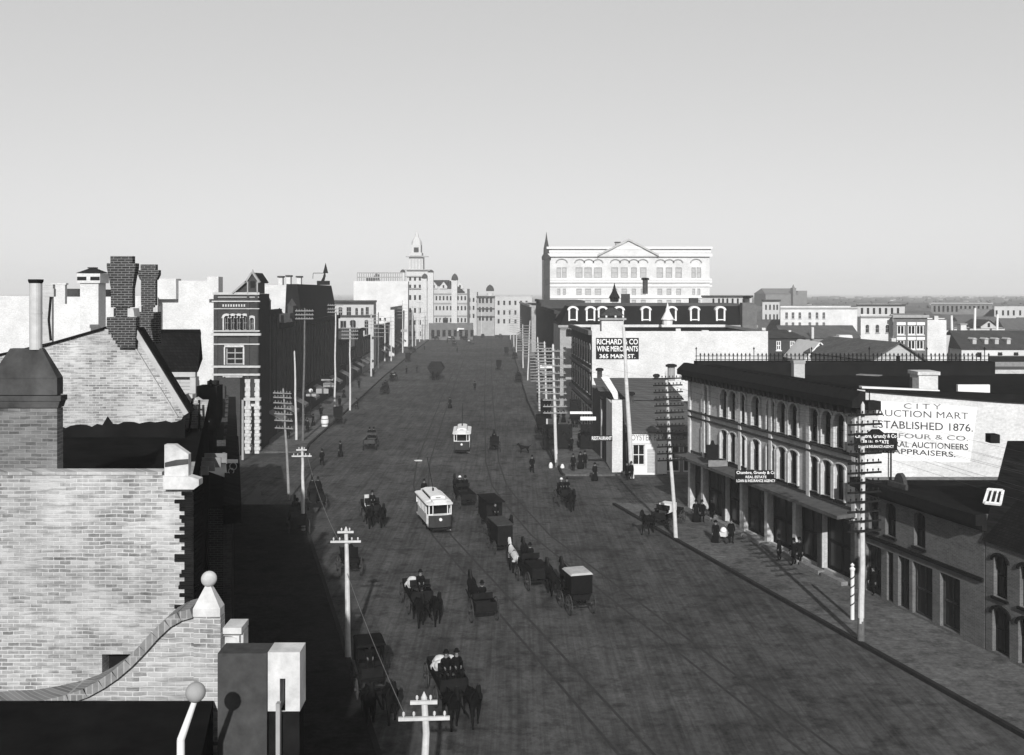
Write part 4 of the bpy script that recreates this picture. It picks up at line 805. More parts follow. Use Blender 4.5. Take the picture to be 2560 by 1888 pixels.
D = 44; t = thing("roof_ventilator", (X(516,D),D+.5,0), "black rooftop ventilator with small ball finial", "ventilator"); mb = MB(); mb.box(X(491,D),X(542,D),D,D+.9,Z(1046,D),Z(966,D)); mb.hexa([(X(500,D),D+.1,Z(1075,D)),(X(535,D),D+.1,Z(1075,D)),(X(535,D),D+.8,Z(1075,D)),(X(500,D),D+.8,Z(1075,D)),(X(491,D),D,Z(1046,D)-.003),(X(542,D),D,Z(1046,D)-.003),(X(542,D),D+.9,Z(1046,D)-.003),(X(491,D),D+.9,Z(1046,D)-.003)])
mb.box(X(505,D),X(530,D),D+.2,D+.7,9,Z(1076,D)); mb.build("body", darkp, t); mb = MB(); mb.lathe((X(519,D),D+.45,Z(966,D)),[(.13,0),(.1,.08),(.03,.16),(.06,.2),(.06,.24),(.01,.27)],10); mb.build("finial", darkp, t)
D = 33.5; t = thing("roof_ladder", (X(495,D),D,10), "dark roof ladder leaning beside the gable slope", "ladder")
for a,b in (((482,996),(462,1175)),((498,1000),(498,1172))): mb = MB(); mb.tube(W(*a,D),W(*b,D-.3),.04); mb.build("rail", darkp, t)
for k in range(7): f=k/6; mb=MB(); p=Vector(W(481-18*f,1010+150*f,D-.05)); q_=Vector(W(498,1010+150*f,D-.05)); mb.tube(p,q_,.028); mb.build("rung", plank, t)
mb = MB(); D=34.2; mb.prism([W(u,v,D) for u,v in ((463,986),(481,986),(481,1005),(472,1040),(464,1040))],(0,.4,0)); mb.prism([W(u,v,D) for u,v in ((487,995),(502,1005),(502,1040),(515,1058),(509,1062),(486,1020))],(0,.4,0)); mb.build("white_parapet_stone", stone, label="broken white parapet stones behind the roof ladder", cat="stone")
def lfX(d): return -.3 - .28*d
def lfront(name, label, d0, d1, h, m, dep=16, nw=4, fl=((5,2),(8,2)), **k): return rowfront(name, label, lfX(d0), d0, lfX(d1), d1, dep, h, m, nw, fl, -1, cm=dark_shade, awn=False, **k)
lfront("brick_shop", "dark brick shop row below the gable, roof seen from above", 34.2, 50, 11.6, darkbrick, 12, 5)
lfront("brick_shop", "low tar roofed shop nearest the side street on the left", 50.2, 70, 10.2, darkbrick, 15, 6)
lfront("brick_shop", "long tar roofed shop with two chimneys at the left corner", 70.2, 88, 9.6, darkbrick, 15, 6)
boxt("brick_chimney", "stubby chimney nearest the pavement on the left corner shop", X(1,1), 0, 0, 0, 1, 1, dark_shade) if False else None
for xx, lb in ((lfX(86)-1.2,"left of the pair of stub chimneys on the left corner shop"),(lfX(86)-2.9,"right of the pair of stub chimneys on the left corner shop")):
    t = thing("brick_chimney", (xx,85.6,9.3), "dark stub chimney, "+("nearer" if xx>lfX(86)-2 else "farther")+" to the pavement on the left corner shop", "chimney"); MB().box(xx-.4,xx+.4,85.2,86,9.3,11.4).build("stack", dark_shade, t)
D=40; t=thing("bracket_sign", (X(560,D),D,Z(1195,D)), "white bracket sign with scroll ironwork over the dark pavement", "sign"); mb=MB(); mb.box(X(546,D),X(593,D),D,D+.1,Z(1158,D),Z(1150,D)); mb.build("head_board", whitep, t); mb=MB(); mb.prism([W(u,v,D+.1) for u,v in ((513,1176),(513,1152),(548,1152),(556,1132),(562,1132),(566,1195)) ],(0,.08,0)); mb.build("panel", whitep, t)
mb=MB()
for c,r in (((583,1144),.14),((578,1156),.11),((570,1166),.1)):
    x_,y_,z_=W(c[0],c[1]+22,D)
    for k in range(14): a=2*math.pi*k/14; b_=2*math.pi*(k+1)/14; mb.tube((x_+r*math.cos(a),D,z_+r*math.sin(a)),(x_+r*math.cos(b_),D,z_+r*math.sin(b_)),.015,n=5,cap=False)
mb.build("scroll", greyp, t)
# own corner: the block below the camera
building("corner_block", "tall brick block under the viewpoint at the lower left corner", "building", [(-24,-16),(2,-16),(-4.75,15.9),(-24,15.9)], 12.5, dark_shade, tar, parapet=.02)
# white buildings behind
front("white_side_hall", "broad white side wall behind the gable chimneys on the left", 395, 540, 702, 130, 30, whitewall, tar, parapet=.4, skew=-.34)
front("white_long_hall", "lower long white wall with roof parapet beyond the near chimneys", -80, 394.5, 742, 128, 25, whitewall, tar, parapet=.4, skew=-.36)
D=126; 
for a,b,v0,v1,lb,m_ in ((390,440,697,708,"left white parapet block of the broad hall",whitewall),(518,546,692,706,"right white parapet block of the broad hall",whitewall),(165,197,722,745,"grey sloping roof patch by the ventilator turret",shingle),(250,275,724,745,"dark roof patch right of the ventilator turret",darkp)):
    boxt("parapet_block", lb, a, v0, b, v1, 129, 2, m_, "parapet block", None, Z(748,129))
t=thing("ventilator_turret", (X(222,110),110,10), "white ventilator turret with dark pyramid cap on the left skyline", "turret"); D=110; mb=MB(); mb.box(X(200,D),X(246,D),D,D+2,10,Z(708,D)); mb.box(X(194,D),X(252,D),D-.2,D+2.2,Z(708,D)+.003,Z(684,D)); mb.build("turret", whitewall, t); mb=MB()
xa,xb=X(192,D),X(254,D); mb.hexa([(xa,D-.3,Z(683,D)),(xb,D-.3,Z(683,D)),(xb,D+2.3,Z(683,D)),(xa,D+2.3,Z(683,D)),(X(215,D),D+.8,Z(671,D)),(X(230,D),D+.8,Z(671,D)),(X(230,D),D+1.3,Z(671,D)),(X(215,D),D+1.3,Z(671,D))]); mb.box(X(213,D),X(232,D),D+.6,D+1.4,Z(671,D)+.002,Z(668,D)); mb.build("roof", darkp, t)
for a in (195,228): m2=MB(); m2.box(X(a,D),X(a+23,D),D-.24,D-.205,Z(701,D),Z(692,D)); m2.build("louvre", darkp, t)
# ---------------------------------------------------------------- ornate bank front and the far left side
D = 118.0; x0, x1 = X(535,D), X(646,D)
foot = [(x0,D),(x1,D),(x1-.25,D+6.2),(x0,D+6.2)]; fr = Fr(foot[0],foot[1])
hs = pxholes(fr, D, [(561,790,573,825,.9),(577,790,588,825,.9),(592,790,603,825,.9),(607,790,618,825,.9),(625,795,635,825,.9)]) + [h[:4]+(0,dict(bars=(1,2))) for h in pxholes(fr, D, [(564,868,608,912)])] + [h[:4]+(0,dict(frame=darkp,sill=False)) for h in pxholes(fr, D, [(560,945,584,990),(588,945,604,990),(560,1010,606,1112),(630,1016,637,1112)])]
bk_, frs = building("ornate_bank", "narrow ornate dark brick bank front with pale stone bands and pointed gable on the left", "building", foot, Z(735,D), darkbrick, tar, {0: dict(holes=hs, rev=.35, win=dict(frame=dstone, sill=False, hood=.3, hoodm=stone))}, parapet=.1)
sd_ = MB(); f1 = frs[1]; sd_.fbox(f1, 0.01, f1.L, .003, .03, 0, Z(735,D)); sd_.build("street_front", dark_shade, bk_)  # dark skin on the street side paints its shade
b = MB(); f0 = frs[0]
for va, vb, p in ((731,737,.2),(742,744,.12),(752,755,.3),(771,773,.2),(826,829,.25),(833,839,.45),(859,862,.2),(914,919,.35),(934,939,.3),(994,1001,.45)): b.fbox(f0, -p*.6, f0.L+p*.8, .003, p, Z(vb,D), Z(va,D))
b.build("stone_band", plain("band_stone",.36,.2,2), bk_)
pl = MB()
for a,b2 in ((535,545),(618,624),(638,645)): pl.fbox(f0, X(a,D)-x0, X(b2,D)-x0, .004, .18, Z(990,D), Z(735,D))
pl.build("pilaster", darkbrick, bk_)
for a,b2 in ((615,628),(639,651)):
    z_=0; k=0; rs = MB(); rs.fbox(f0, X(a,D)-x0+.05, X(b2,D)-x0-.05, .005, .4, 0, Z(948,D))
    while z_ < Z(1008,D)-.4: rs.fbox(f0, X(a,D)-x0-.05*(k%2), X(b2,D)-x0+.2*(k%2)-.1, .004, .45+.1*(k%2), z_, z_+.36); z_ += .4; k+=1
    for v in (952,972,985): rs.fbox(f0, X(a,D)-x0-.02, X(b2,D)-x0, .19, .45, Z(v,D)-.2, Z(v,D)+.2)
    rs.build("rusticated_column", stone, bk_)
tt = MB()
for k in range(9): s = X(557+k*6.6,D)-x0; tt.fbox(f0, s, s+.16, .005, .12, Z(767,D), Z(761,D))
tt.build("dentil", stone, bk_)
gb_ = MB(); gb_.prism([W(u,v,D-.15) for u,v in ((619,734.5),(646,734.5),(646,705),(632,686),(619,705))],(0,3,0)); gb_.prism([W(u,v,D+.2) for u,v in ((590,734.5),(618.5,734.5),(618.5,708))],(0,3,0)); gb_.build("gable", darkbrick, bk_)
rk = MB(); rr2 = MB()
for a,b2 in (((617,708),(632,684)),((632,684),(648,708)),((584,735),(618,705))):
    rake(rk, W(*a,D), W(*b2,D), D-.35, D+.2, .2, .01); rake(rr2, W(*a,D), W(*b2,D), D+.203, D+4, .18, .01)
rk.lathe(W(632,686,D),[(.1,0),(.16,.2),(.03,.6)],8); rk.fbox(f0, X(619,D)-x0, X(622,D)-x0, .16, .3, Z(733,D), Z(704,D)); rk.fbox(f0, X(643,D)-x0, X(646,D)-x0, .16, .3, Z(733,D), Z(704,D)); rk.build("gable_coping", dstone, bk_); rr2.build("gable_roof", dshingle, bk_)
gw = MB(); gw.fbox(f0, X(627,D)-x0, X(638,D)-x0, .155, .19, Z(720,D), Z(703,D)); gw.build("gable_panel", darkp, bk_)
D=121; front("low_brick_wing", "low dark wing with pale door posts in front of the white hall beside the bank", 552, 600, 945, 116, 2.2, darkbrick, tar, [(562,965,566,1000)], win=dict(simple=True), parapet=.1)
mb=MB(); mb.box(X(604,112),X(609,112),112,112.2,.17,Z(1000,112)); mb.build("gate_post", dstone, label="tall pale post on the pavement before the bank", cat="post")
def lb_(d): return lerpk(LK,d)-5.65
def lrow(name, label, d0, d1, h, m, nw, fl, dep=22, **k): return rowfront(name, label, lb_(d0), d0, lb_(d1), d1, dep, h, m, nw, fl, -1, cm=dark_shade, **k)
FL=((5,2.4),(9,2.4),(12.4,2))
for d0_,d1_,h_,m_,n_,lb in ((125,133,16.6,dark_shade,3,"first narrow dark front past the ornate bank, tallest of three"),(133.2,142,14.6,duskbrick,3,"second narrow dark front past the ornate bank, lowest of three"),(142.2,151,15.8,darkbrick,4,"third narrow dark front past the ornate bank, beside the mansard")):
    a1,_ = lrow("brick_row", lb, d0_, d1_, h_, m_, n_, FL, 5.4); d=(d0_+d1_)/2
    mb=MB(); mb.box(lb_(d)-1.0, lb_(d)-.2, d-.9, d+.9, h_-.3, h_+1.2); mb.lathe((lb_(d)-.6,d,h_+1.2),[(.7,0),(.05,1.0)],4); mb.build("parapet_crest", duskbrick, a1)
a2,_ = lrow("mansard_row", "dark street row with tall black mansard roof and statue finial on the left", 151.3, 190, 14.5, dark_shade, 13, FL, 2.6)
mb=MB(); x_,y_=lb_(152),152; mb.hexa([(lb_(151.5)-2.6,151.5,14.7),(lb_(151.5),151.5,14.7),(lb_(190),190,14.7),(lb_(190)-2.6,190,14.7),(lb_(151.5)-2.5,152.2,20.2),(lb_(151.5)-.9,152.2,20.2),(lb_(190)-.9,189,20.2),(lb_(190)-2.5,189,20.2)]); mb.build("mansard_roof", dshingle, a2)
D=172; t=thing("rooftop_statue", (X(808,D),D,20.2), "dark pointed figure finial with a horizontal arm on the mansard roof", "statue"); mb=MB(); mb.box(X(795,D),X(822,D),D-1,D+1,20.2,20.9); mb.tube(W(806,705,D),W(811,692,D),.3,.2); mb.tube(W(811,692,D),W(812,683,D),.25,.12); mb.lathe(W(814,683,D),[(.45,0),(.03,1.7)],8); mb.tube(W(812,683,D),W(783,683,D),.05); mb.tube(W(783,683,D),W(782,697,D),.04); mb.build("figure", darkp, t)
for u,v0,v1,lb in ((701,694,712,"white chimney with dark cap, left of the pair over the bank roofline"),(721,692,710,"white chimney with dark cap, middle over the bank roofline"),(747,694,715,"dark capped chimney beside the mansard roof")):
    boxt("brick_chimney", lb, u-5, v0, u+5, v1, 160, 1, whitewall, "chimney", .15, 15, darkbrick)
front("white_back_wall", "white rear wall showing above the dark row left of the mansard", 655, 738, 713, 158, 8, whitewall, tar, parapet=.3)
D=246; wr=[(846,768,856,790,.8),(866,768,878,790),(888,770,895,788,.9),(902,770,909,788,.9),(914,768,922,790),(874,800,890,840,.8),(911,800,921,838,.8),(850,802,866,840)]
pb_,pf = front("pale_corner_bank", "pale three storey front with dark cornices facing the viewer on the left", 838, 934, 756, D, 18, palewall, tar, wr, win=dict(frame=dstone), parapet=.3, skew=-.1)
b=MB(); 
for va,vb,p in ((751,756,.8),(757,760,.4),(788,792,.5),(842,846,.5)): b.fbox(pf[0], -.3, pf[0].L+p, .003, p, Z(vb,D), Z(va,D)+.01)
b.build("cornice", duskbrick, pb_)
for d0_,d1_,h_,m_,n_,lb in ((190.5,204,9.4,dark_shade,4,"low dark shop nearest the mansard row end"),(204.2,215,7.2,redbrick,3,"lowest brick shop between the mansard row and the pale corner bank"),(215.2,231,10.6,darkbrick,5,"taller dark shop in the low run before the pale corner bank"),(231.2,245,8.4,greybrick,4,"grey shop right before the pale corner bank")):
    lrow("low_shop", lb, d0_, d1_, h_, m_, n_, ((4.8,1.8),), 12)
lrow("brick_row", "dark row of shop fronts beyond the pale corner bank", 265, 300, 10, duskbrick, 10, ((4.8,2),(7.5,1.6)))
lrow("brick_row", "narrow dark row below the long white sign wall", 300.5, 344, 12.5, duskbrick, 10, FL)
front("white_gallery", "small white fronted building with rounded parapet between poles on the left", 940, 986, 776, 292, 8, whitewall, tar, [(948,795,953,803),(960,795,965,803)], win=dict(simple=True), parapet=.3, skew=-.12)
sw,_ = front("white_sign_block", "huge blank white side wall below the city hall tower", 884, 1020, 703, 345, 30, whitewall, tar, parapet=.4, skew=-.09)
mb=MB(); D=346
for k in range(21): mb.box(X(892+k*5.6,D), X(894+k*5.6,D), D, D+.1, Z(703,D), Z(681,D)); 
mb.box(X(892,D),X(1006,D),D+.11,D+.2,Z(684,D),Z(681,D)); mb.box(X(892,D),X(1006,D),D+.11,D+.2,Z(695,D),Z(692,D)); mb.build("roof_sign_frame", dstone, sw)
def dome(mb, u, v0, v1, D, r): h=Z(v0,D)-Z(v1,D); mb.lathe((X(u,D),D,Z(v1,D)), [(r,0),(r*1.04,h*.2),(r*.9,h*.5),(r*.55,h*.78),(r*.1,h*.92),(.05,h)], 12)
boxt("roof_cabin", "dark roof cabin on the white sign wall left of its dome", 915, 694, 934, 703, 348, 3, darkbrick, "cabin", None, Z(704,345))
D=352; t=thing("small_cupola", (X(942,D),D,Z(704,D)), "small dark dome on the white sign wall roof", "cupola"); mb=MB(); dome(mb,942,682,698,D,1.1); mb.build("dome", duskbrick, t); mb=MB(); mb.box(X(934,D),X(950,D),D-1,D+1,Z(706,D),Z(698,D)-.003); mb.build("drum", stone, t)
# city hall
D=400; t=thing("city_hall", (X(1060,D),D+8,0), "city hall with tall pale clock tower at the end of the street", "town hall")
fr=Fr((X(1003,D),D),(X(1168,D),D)); xx0=fr.a.x; hs=[]
for v in (740,765,795,822):
    for u in range(1008,1165,9): hs.append((X(u,D)-xx0, X(u+4,D)-xx0, Z(v+11,D), Z(v,D), .8))
for h in hs: window(t, fr, h, simple=True, rev=.3)
mb=MB(); wall(mb, fr, 0, Z(722,D), hs, .3); mb.face([(fr.a.x,D,Z(722,D)),(fr.a.x+fr.L,D,Z(722,D)),(fr.a.x+fr.L,D+24,Z(722,D)),(fr.a.x,D+24,Z(722,D))]); mb.face([fr.p(fr.L,0,0),fr.p(fr.L,-24,0),fr.p(fr.L,-24,Z(722,D)),fr.p(fr.L,0,Z(722,D))]); mb.face([fr.p(0,0,0),fr.p(0,-24,0),fr.p(0,-24,Z(722,D)),fr.p(0,0,Z(722,D))]); mb.build("wall", palewall, t)
for v_ in (733,757,788,813): MB().fbox(fr, 0, fr.L, .004, .35, Z(v_+3,D), Z(v_,D)).build("string_course", dstone, t)
for ua in (1085,1109,1150):
    gm=MB(); gm.prism([W(ua-9,722,D-.5),W(ua+9,722,D-.5),W(ua+9,716,D-.5),W(ua,705,D-.5),W(ua-9,716,D-.5)],(0,1.2,0)); go=gm.build("gable", stone, t); gw=MB(); gw.box(X(ua-2,D),X(ua+2,D),D-.56,D-.505,Z(720,D),Z(713,D)); gw.build("window", glass, go)
am=MB(); am.box(X(1108,D),X(1119,D),D-.3,D-.005,0,Z(800,D)); am.lathe((X(1113.5,D),D-.15,Z(800,D)),[(.9,0),(.5,.8),(.05,1.2)],10,sq=.2); am.build("entrance_arch", glass, t)
for v0 in (690,712,738,770,800,828):
    for ua in (1024,1036,1048,1060):
        MB().box(X(ua,D),X(ua+5,D),D-1.56,D-1.503,Z(v0+12,D),Z(v0,D)).build("window", glass, t)
for ua in (1027,1035,1043,1051):
    MB().box(X(ua,D),X(ua+4,D),D-1.05,D-1.003,Z(672,D),Z(648,D)).build("window", greyp, t)
tw=MB()
def tb(u0,u1,v0,v1,dy): tw.box(X(u0,D),X(u1,D),D-dy,D+6-dy*.2,Z(v1,D),Z(v0,D)-.003)
tb(1018,1070,676,850,1.5); tb(1023,1058,640,676,1.0); tb(1026,1055,632,640,1.4); tb(1029,1052,612,632,.6); tw.lathe((X(1040.5,D),D+2.4,Z(612,D)), [(2.2,0),(2.0,1.4),(1.2,2.8),(.9,3.2),(.7,4.2),(.1,5.6)], 8); tw.build("clock_tower", stone, t)
tk=MB(); 
for v,p in ((674,1.0),(690,.6),(720,.6),(641,.4)): tk.box(X(1018,D)-p,X(1070,D)+p,D-1.9-p*.5,D-1.505,Z(v+2.5,D),Z(v,D))
tk.build("tower_cornice", dstone, t); cl=MB(); cl.box(X(1035,D),X(1047,D),D-.75,D-.62,Z(633,D)+.3,Z(619,D)); cl.build("clock_opening", duskbrick, t)
for u,v0,v1,r in ((1062,683,697,1.2),(1137,683,701,1.3),(1007,673,682,1.0),(1078,674,682,1.0)):
    tr=MB(); tr.box(X(u-7,D),X(u+7,D),D-3.6,D-1.52,Z(850,D),Z(v1,D)); to=tr.build("turret", stone, t); dn=MB(); dome(dn,u,v0,v1,D-2.6,r); dn.build("dome", duskbrick, to)
rr_=MB(); rr_.prism([(X(1072,D),D-.4,Z(716,D)),(X(1072,D),D+10,Z(716,D)),(X(1078,D),D+5,Z(700,D))],(X(1116,D)-X(1072,D),0,0)); rr_.prism([W(1116,722,D-.3),W(1132,722,D-.3),W(1124,702,D-.3)],(0,9,0)); rr_.prism([W(1128,730,D-1),W(1162,730,D-1),W(1145,716,D-1)],(0,6,0)); rr_.build("roof", shingle, t)
front("market_hall", "low dark market building with awnings closing the street end", 1072, 1182, 808, 394, 4, redbrick, greyroof, [(u,825,u+8,842) for u in range(1078,1178,14)], win=dict(simple=True), parapet=.2)
mb=MB(); mb.prism([W(u,v,392.8) for u,v in ((1142,828),(1144,820),(1160,821),(1160,824),(1147,824),(1146,828))],(0,.5,0)); mb.build("white_awning", whitep, label="small white awning on the dark market building", cat="awning")
front("narrow_store", "narrow pale four storey store with dark windows at the street end", 1193, 1236, 740, 432, 16, greybrick, tar, [(u,v,u+5,v+12) for u in (1197,1205,1215,1225) for v in (746,768,790)], win=dict(simple=True), parapet=.3, cornice=[(16.5,.7,.7),(11.5,.5,.4),(8,.5,.4)], corm=duskbrick)
D=438; t=thing("small_cupola", (X(1225,D),D,17), "round dark cupola above the narrow store", "cupola"); mb=MB(); mb.lathe((X(1225,D),D,15),[(1.4,0),(1.4,3.4)],10); mb.build("drum", stone, t); mb=MB(); dome(mb,1225,711,728,D,1.7); mb.build("dome", shingle, t)
front("pale_store", "long pale store front closing the street on the right", 1237, 1330, 742, 440, 18, palewall, greyroof, [(u,v,u+5,v+11) for u in range(1244,1328,14) for v in (752,776,798)], win=dict(simple=True), parapet=.2)
front("pale_store", "pale store between city hall and the narrow store", 1168.5, 1192, 730, 436, 16, palewall, tar, [(u,v,u+4,v+10) for u in (1172,1182) for v in (745,765,785)], win=dict(simple=True))
# street signs on the dark left row
D=150
for (u0,v0,u1,v1,D_,lb) in ((790,972,821,984,142,"long pale shop sign on the dark left row, nearest the globe lamp"),(803,948,833,952,150,"upper thin pale sign strip on the dark left row"),(808,958,834,968,150,"lower tilted pale sign strip on the dark left row"),(765,985,790,991,140,"small pale sign strip below the globe lamp"),(1002,824,1018,830,300,"white sign strip among the far left poles")):
    board("shop_sign", lb, u0,v0,u1,v1,D_, dstone, [], gilt)
t=thing("globe_lamp", W(777,985,141), "white round globe lamp over the left pavement", "lamp"); mb=MB(); mb.ball(W(777,977,141),.30,10); mb.build("globe", whitep, t, smooth=True); mb=MB(); mb.tube(W(777,983,141),W(777,1040,141),.05); mb.build("bracket", darkp, t)
for (u,v,D_,lb) in ((1496,1097,104,""),): pass
board("restaurant_sign", "dark board reading RESTAURANT over the pavement by the white pier", 1478, 1089, 1531, 1103, 104.3, darkp, [("RESTAURANT",.03,.97,.2,.85)], gilt)
board("hanging_sign", "pale strip sign hanging over the far pavement, upper of two", 1425, 1029, 1482, 1035, 117, gilt, [], darkp); board("hanging_sign", "short pale strip sign hanging over the far pavement, lower of two", 1451, 1042, 1490, 1051, 114, gilt, [], darkp)
board("block_sign", "pale strip sign across the dark front left of the wine merchants wall", 1350, 913, 1398, 921, 178, gilt, [], darkp)
for (u0,v0,u1,v1,lb) in ((1410,859,1444,865,"upper pale stone band sign on the dark corner front"),(1408,912,1441,920,"lower pale stone band sign on the dark corner front"),(1414,943,1434,949,"small white sign below the pale bands on the corner front")):
    board("band_sign", lb, u0,v0,u1,v1,152, dstone, [], darkp)
t=thing("barber_pole",(X(2133,57.5),57.5,.17),"spiral striped barber pole beside the near utility pole","barber pole"); mb=MB(); xp,yp=X(2131,57.5),57.5; mb.tube((xp,yp,.17),(xp,yp,3.0),.11,n=12); mb.lathe((xp,yp,3.0),[(.14,0),(.16,.1),(.06,.2),(.12,.3),(.01,.42)],12); mb.build("post",whitep,t); mb=MB()
for k in range(60):
    a=k*.45; z_=.7+k*.036; mb.hexa([(xp+.115*math.cos(a+q),yp+.115*math.sin(a+q),z_+zz) for zz in (0,.07) for q in (0,.25,.5,.6)])
mb.build("stripe",darkp,t)
# ---------------------------------------------------------------- poles
def pole(label, base, top, r0, arms, alen, yaw, pm=polew, am=arm_d, foot_m=None, name="utility_pole", group="poles along the street", ins=True, dual=False):
    bx, by = base; tz = top[2]; t = thing(name, (bx,by,0), label, "pole", group); B = Vector((bx,by,0)); T = Vector(top)
    mb = MB(); k = 6; rj = random.Random(label); pj = [B.lerp(T,i/k)+(Vector((rj.uniform(-.05,.05),rj.uniform(-.05,.05),0)) if 0<i<k else Vector((0,0,0))) for i in range(k+1)]
    for i in range(k): a=pj[i]; b_=pj[i+1]; mb.tube(a,b_,r0*(1-.4*i/k),r0*(1-.4*(i+1)/k),10)
    mb.tube(T, T+Vector((0,0,.18)), r0*.6, .01, 10); mb.build("pole", pm, t)
    if foot_m: mb=MB(); mb.tube(B, B.lerp(T,.11), r0*1.08, r0*1.05, 10); mb.build("tarred_foot", foot_m, t)
    d = Vector((math.cos(yaw), math.sin(yaw), 0)); n = Vector((-d.y,d.x,0))
    for j,z_ in enumerate(arms):
        c = B.lerp(T, z_/tz) - n*(r0+.05); L = (alen[j%len(alen)] if isinstance(alen,(list,tuple)) else alen)/2; mb=MB(); h=.05
        p=[c-d*L-n*h-Vector((0,0,h)),c+d*L-n*h-Vector((0,0,h)),c+d*L+n*h-Vector((0,0,h)),c-d*L+n*h-Vector((0,0,h))]; mb.hexa(p+[q+Vector((0,0,2*h)) for q in p])
        if ins:
            q_=max(2,int(L*2/.3))
            for i in range(q_):
                if abs((i+.5)/q_-.5)<.06: continue
                c2=c+d*(L*(2*(i+.5)/q_-1)); mb.lathe((c2.x,c2.y,c2.z+h-.01),[(.02,0),(.02,.06),(.045,.07),(.04,.15),(.01,.18)],6)
        mb.build("crossarm", am, t)
    return t
yn, yf = math.atan2(.27,.96), math.atan2(.02,1)
A13=[6.15+.52*i for i in range(13)]
g1=G(2152,1610); pole("tall pale pole with thirteen black crossarms beside the barber pole, nearest on the right kerb", g1, (X(2157,54),54,12.9), .17, A13, 2.05, yn, foot_m=poled)
g2=G(1690,1350); pole("leaning pale pole with thirteen black crossarms before the auction hall far end", g2, (X(1665,76.6),76.6,12.8), .16, A13, 2.4, yn)
g3=G(1392,1168); pole("pale pole with dark foot standing alone near the kerb end past the side street", g3, (X(1383,108),108.5,13.2), .19, [5.9,6.6,7.3,8,8.7,9.4,10.2,11,11.8,12.6], 2.6, yf, am=arm_w, foot_m=poled)
g4=G(1580,1196); pole("thick white leaning pole with no crossarms before the oyster house", g4, (X(1560,102),102.5,15.4), .26, [], 1, yn, name="mast_pole")
for i,(u,v,ut,vt,na,al,lb) in enumerate(((1349,1030,1344,845,14,2.6,"spotted pale pole, left of the cluster past the lone kerb pole"),(1367,1068,1361,856,14,2.6,"slim pale pole, middle of the cluster past the lone kerb pole"),(1319,953,1325,803,12,2.6,"bright pale pole on the far right kerb beside the wagon"),(1308,922,1307,812,10,2.8,"fourth far right pole, just past the bright one"),(1291,884,1292,785,10,3,"fifth far right pole in the haze"),(1285,868,1284,775,10,3,"sixth far right pole in the haze"),(1276,850,1277,765,8,3,"farthest right kerb pole in the haze"))):
    b_=G(u,v); zt_=Z(vt,b_[1]); pole(lb, b_, (X(ut,b_[1]),b_[1],zt_), .17, [zt_*(.42+.55*k/na) for k in range(na)], al, yf, am=arm_w, ins=False)
for (u,v,ut,vt,arms,al,pm,lb) in ((741,1103,736,880,[],1,polew,"plain pale pole without crossarms by the bank corner"),(757,1105,762,773,[15.6,16.1,16.6],2.3,poled,"dark tall pole with three pale crossarms against the dark left row"),(837,1031,839,764,[15.8,16.3,16.9],2.5,polew,"white banded pole with three crossarms at the bright pavement edge"),(875,1026,875,815,[11.5,12.1,12.7,13.2],2.7,polew,"pale pole with four crossarms right of the white banded pole"),(928,943,928,780,[11,11.8,12.5,13.2,14],3,polew,"pale pole beside the pale corner bank"),(946,923,946,782,[8,9,10,11,12,13],2.6,poled,"dark pole with six crossarms past the pale corner bank"),(962,905,962,800,[8,9,10],2.4,polew,"thin pale pole, left of two before the white gallery"),(978,905,977,790,[9,10,11,12],2.4,polew,"thin pale pole, right of two before the white gallery"),(1007,884,1006,752,[11,12,13,14,15],3,polew,"thick white pole below the white sign wall"),(1031,872,1031,755,[10,12,14],2.4,polew,"white pole just left of the city hall tower base"),(1039,866,1040,790,[9,10],2,polew,"short pale pole before the city hall tower"),(1049,856,1049,755,[11,13,15],2.4,polew,"white pole before the city hall door"),(1060,852,1061,770,[9,11],2.4,polew,"pale pole right of the city hall tower"),(1101,849,1101,800,[],1,polew,"thin pole before the dark market building"),(1204,840,1204,765,[],1,polew,"thin pale pole, left of two before the narrow store"),(1220,838,1220,768,[],1,polew,"thin pale pole, right of two before the narrow store")):
    b_=G(u,v); zt_=Z(vt,b_[1]); pole(lb, b_, (X(ut,b_[1]),b_[1],zt_), .16 if b_[1]<200 else .2, arms, al, yf, pm=pm, am=arm_w, ins=b_[1]<170)
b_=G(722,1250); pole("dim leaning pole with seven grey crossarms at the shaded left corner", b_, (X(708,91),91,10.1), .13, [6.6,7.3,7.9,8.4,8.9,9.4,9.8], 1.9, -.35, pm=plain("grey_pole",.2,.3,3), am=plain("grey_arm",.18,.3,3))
LP=[]
for (u,vt,D,lb) in ((865,1325,51.6,"middle of the three short white poles with double crossarms on the left kerb"),(755,1122,79,"farthest of the three short white poles with double crossarms on the left kerb"),(1060,1744,30.5,"nearest of the three short white poles, its crossarms at the bottom edge")):
    x_=X(u,D); zt_=Z(vt,D); LP.append((x_,D,zt_)); pole(lb, (x_+.12,D), (x_,D,zt_), .16, [zt_-.55,zt_-.06], [1.55,.82], yn*.2, am=polew, name="lamp_wire_pole", group="short poles on the left kerb")
def wire(label, a, b, sag=.5, r=.014):
    mb=MB(); a=Vector(a); b=Vector(b); pts=[a.lerp(b,i/12)-Vector((0,0,sag*4*(i/12)*(1-i/12))) for i in range(13)]
    for p,q in zip(pts,pts[1:]): mb.tube(p,q,r,n=5,cap=False)
    mb.build("overhead_wire", plain("bare_wire",.16,.2,3), label=label, cat="wire", group="wires on the left kerb poles")
wire("wire sagging between the far and middle short white poles", (LP[1][0]+.4,LP[1][1],LP[1][2]-.5),(LP[0][0]-.4,LP[0][1],LP[0][2]-.5)); wire("wire dropping from the middle short pole to the nearest one", (LP[0][0]+.1,LP[0][1]-.2,LP[0][2]-2.2),(LP[2][0]-.6,LP[2][1],LP[2][2]-.5),.2)
rw=random.Random(5)
P1,P2,P3=(X(2157,54),54,0),(X(1665,76.6),76.6,0),(X(1383,108),108.5,0)
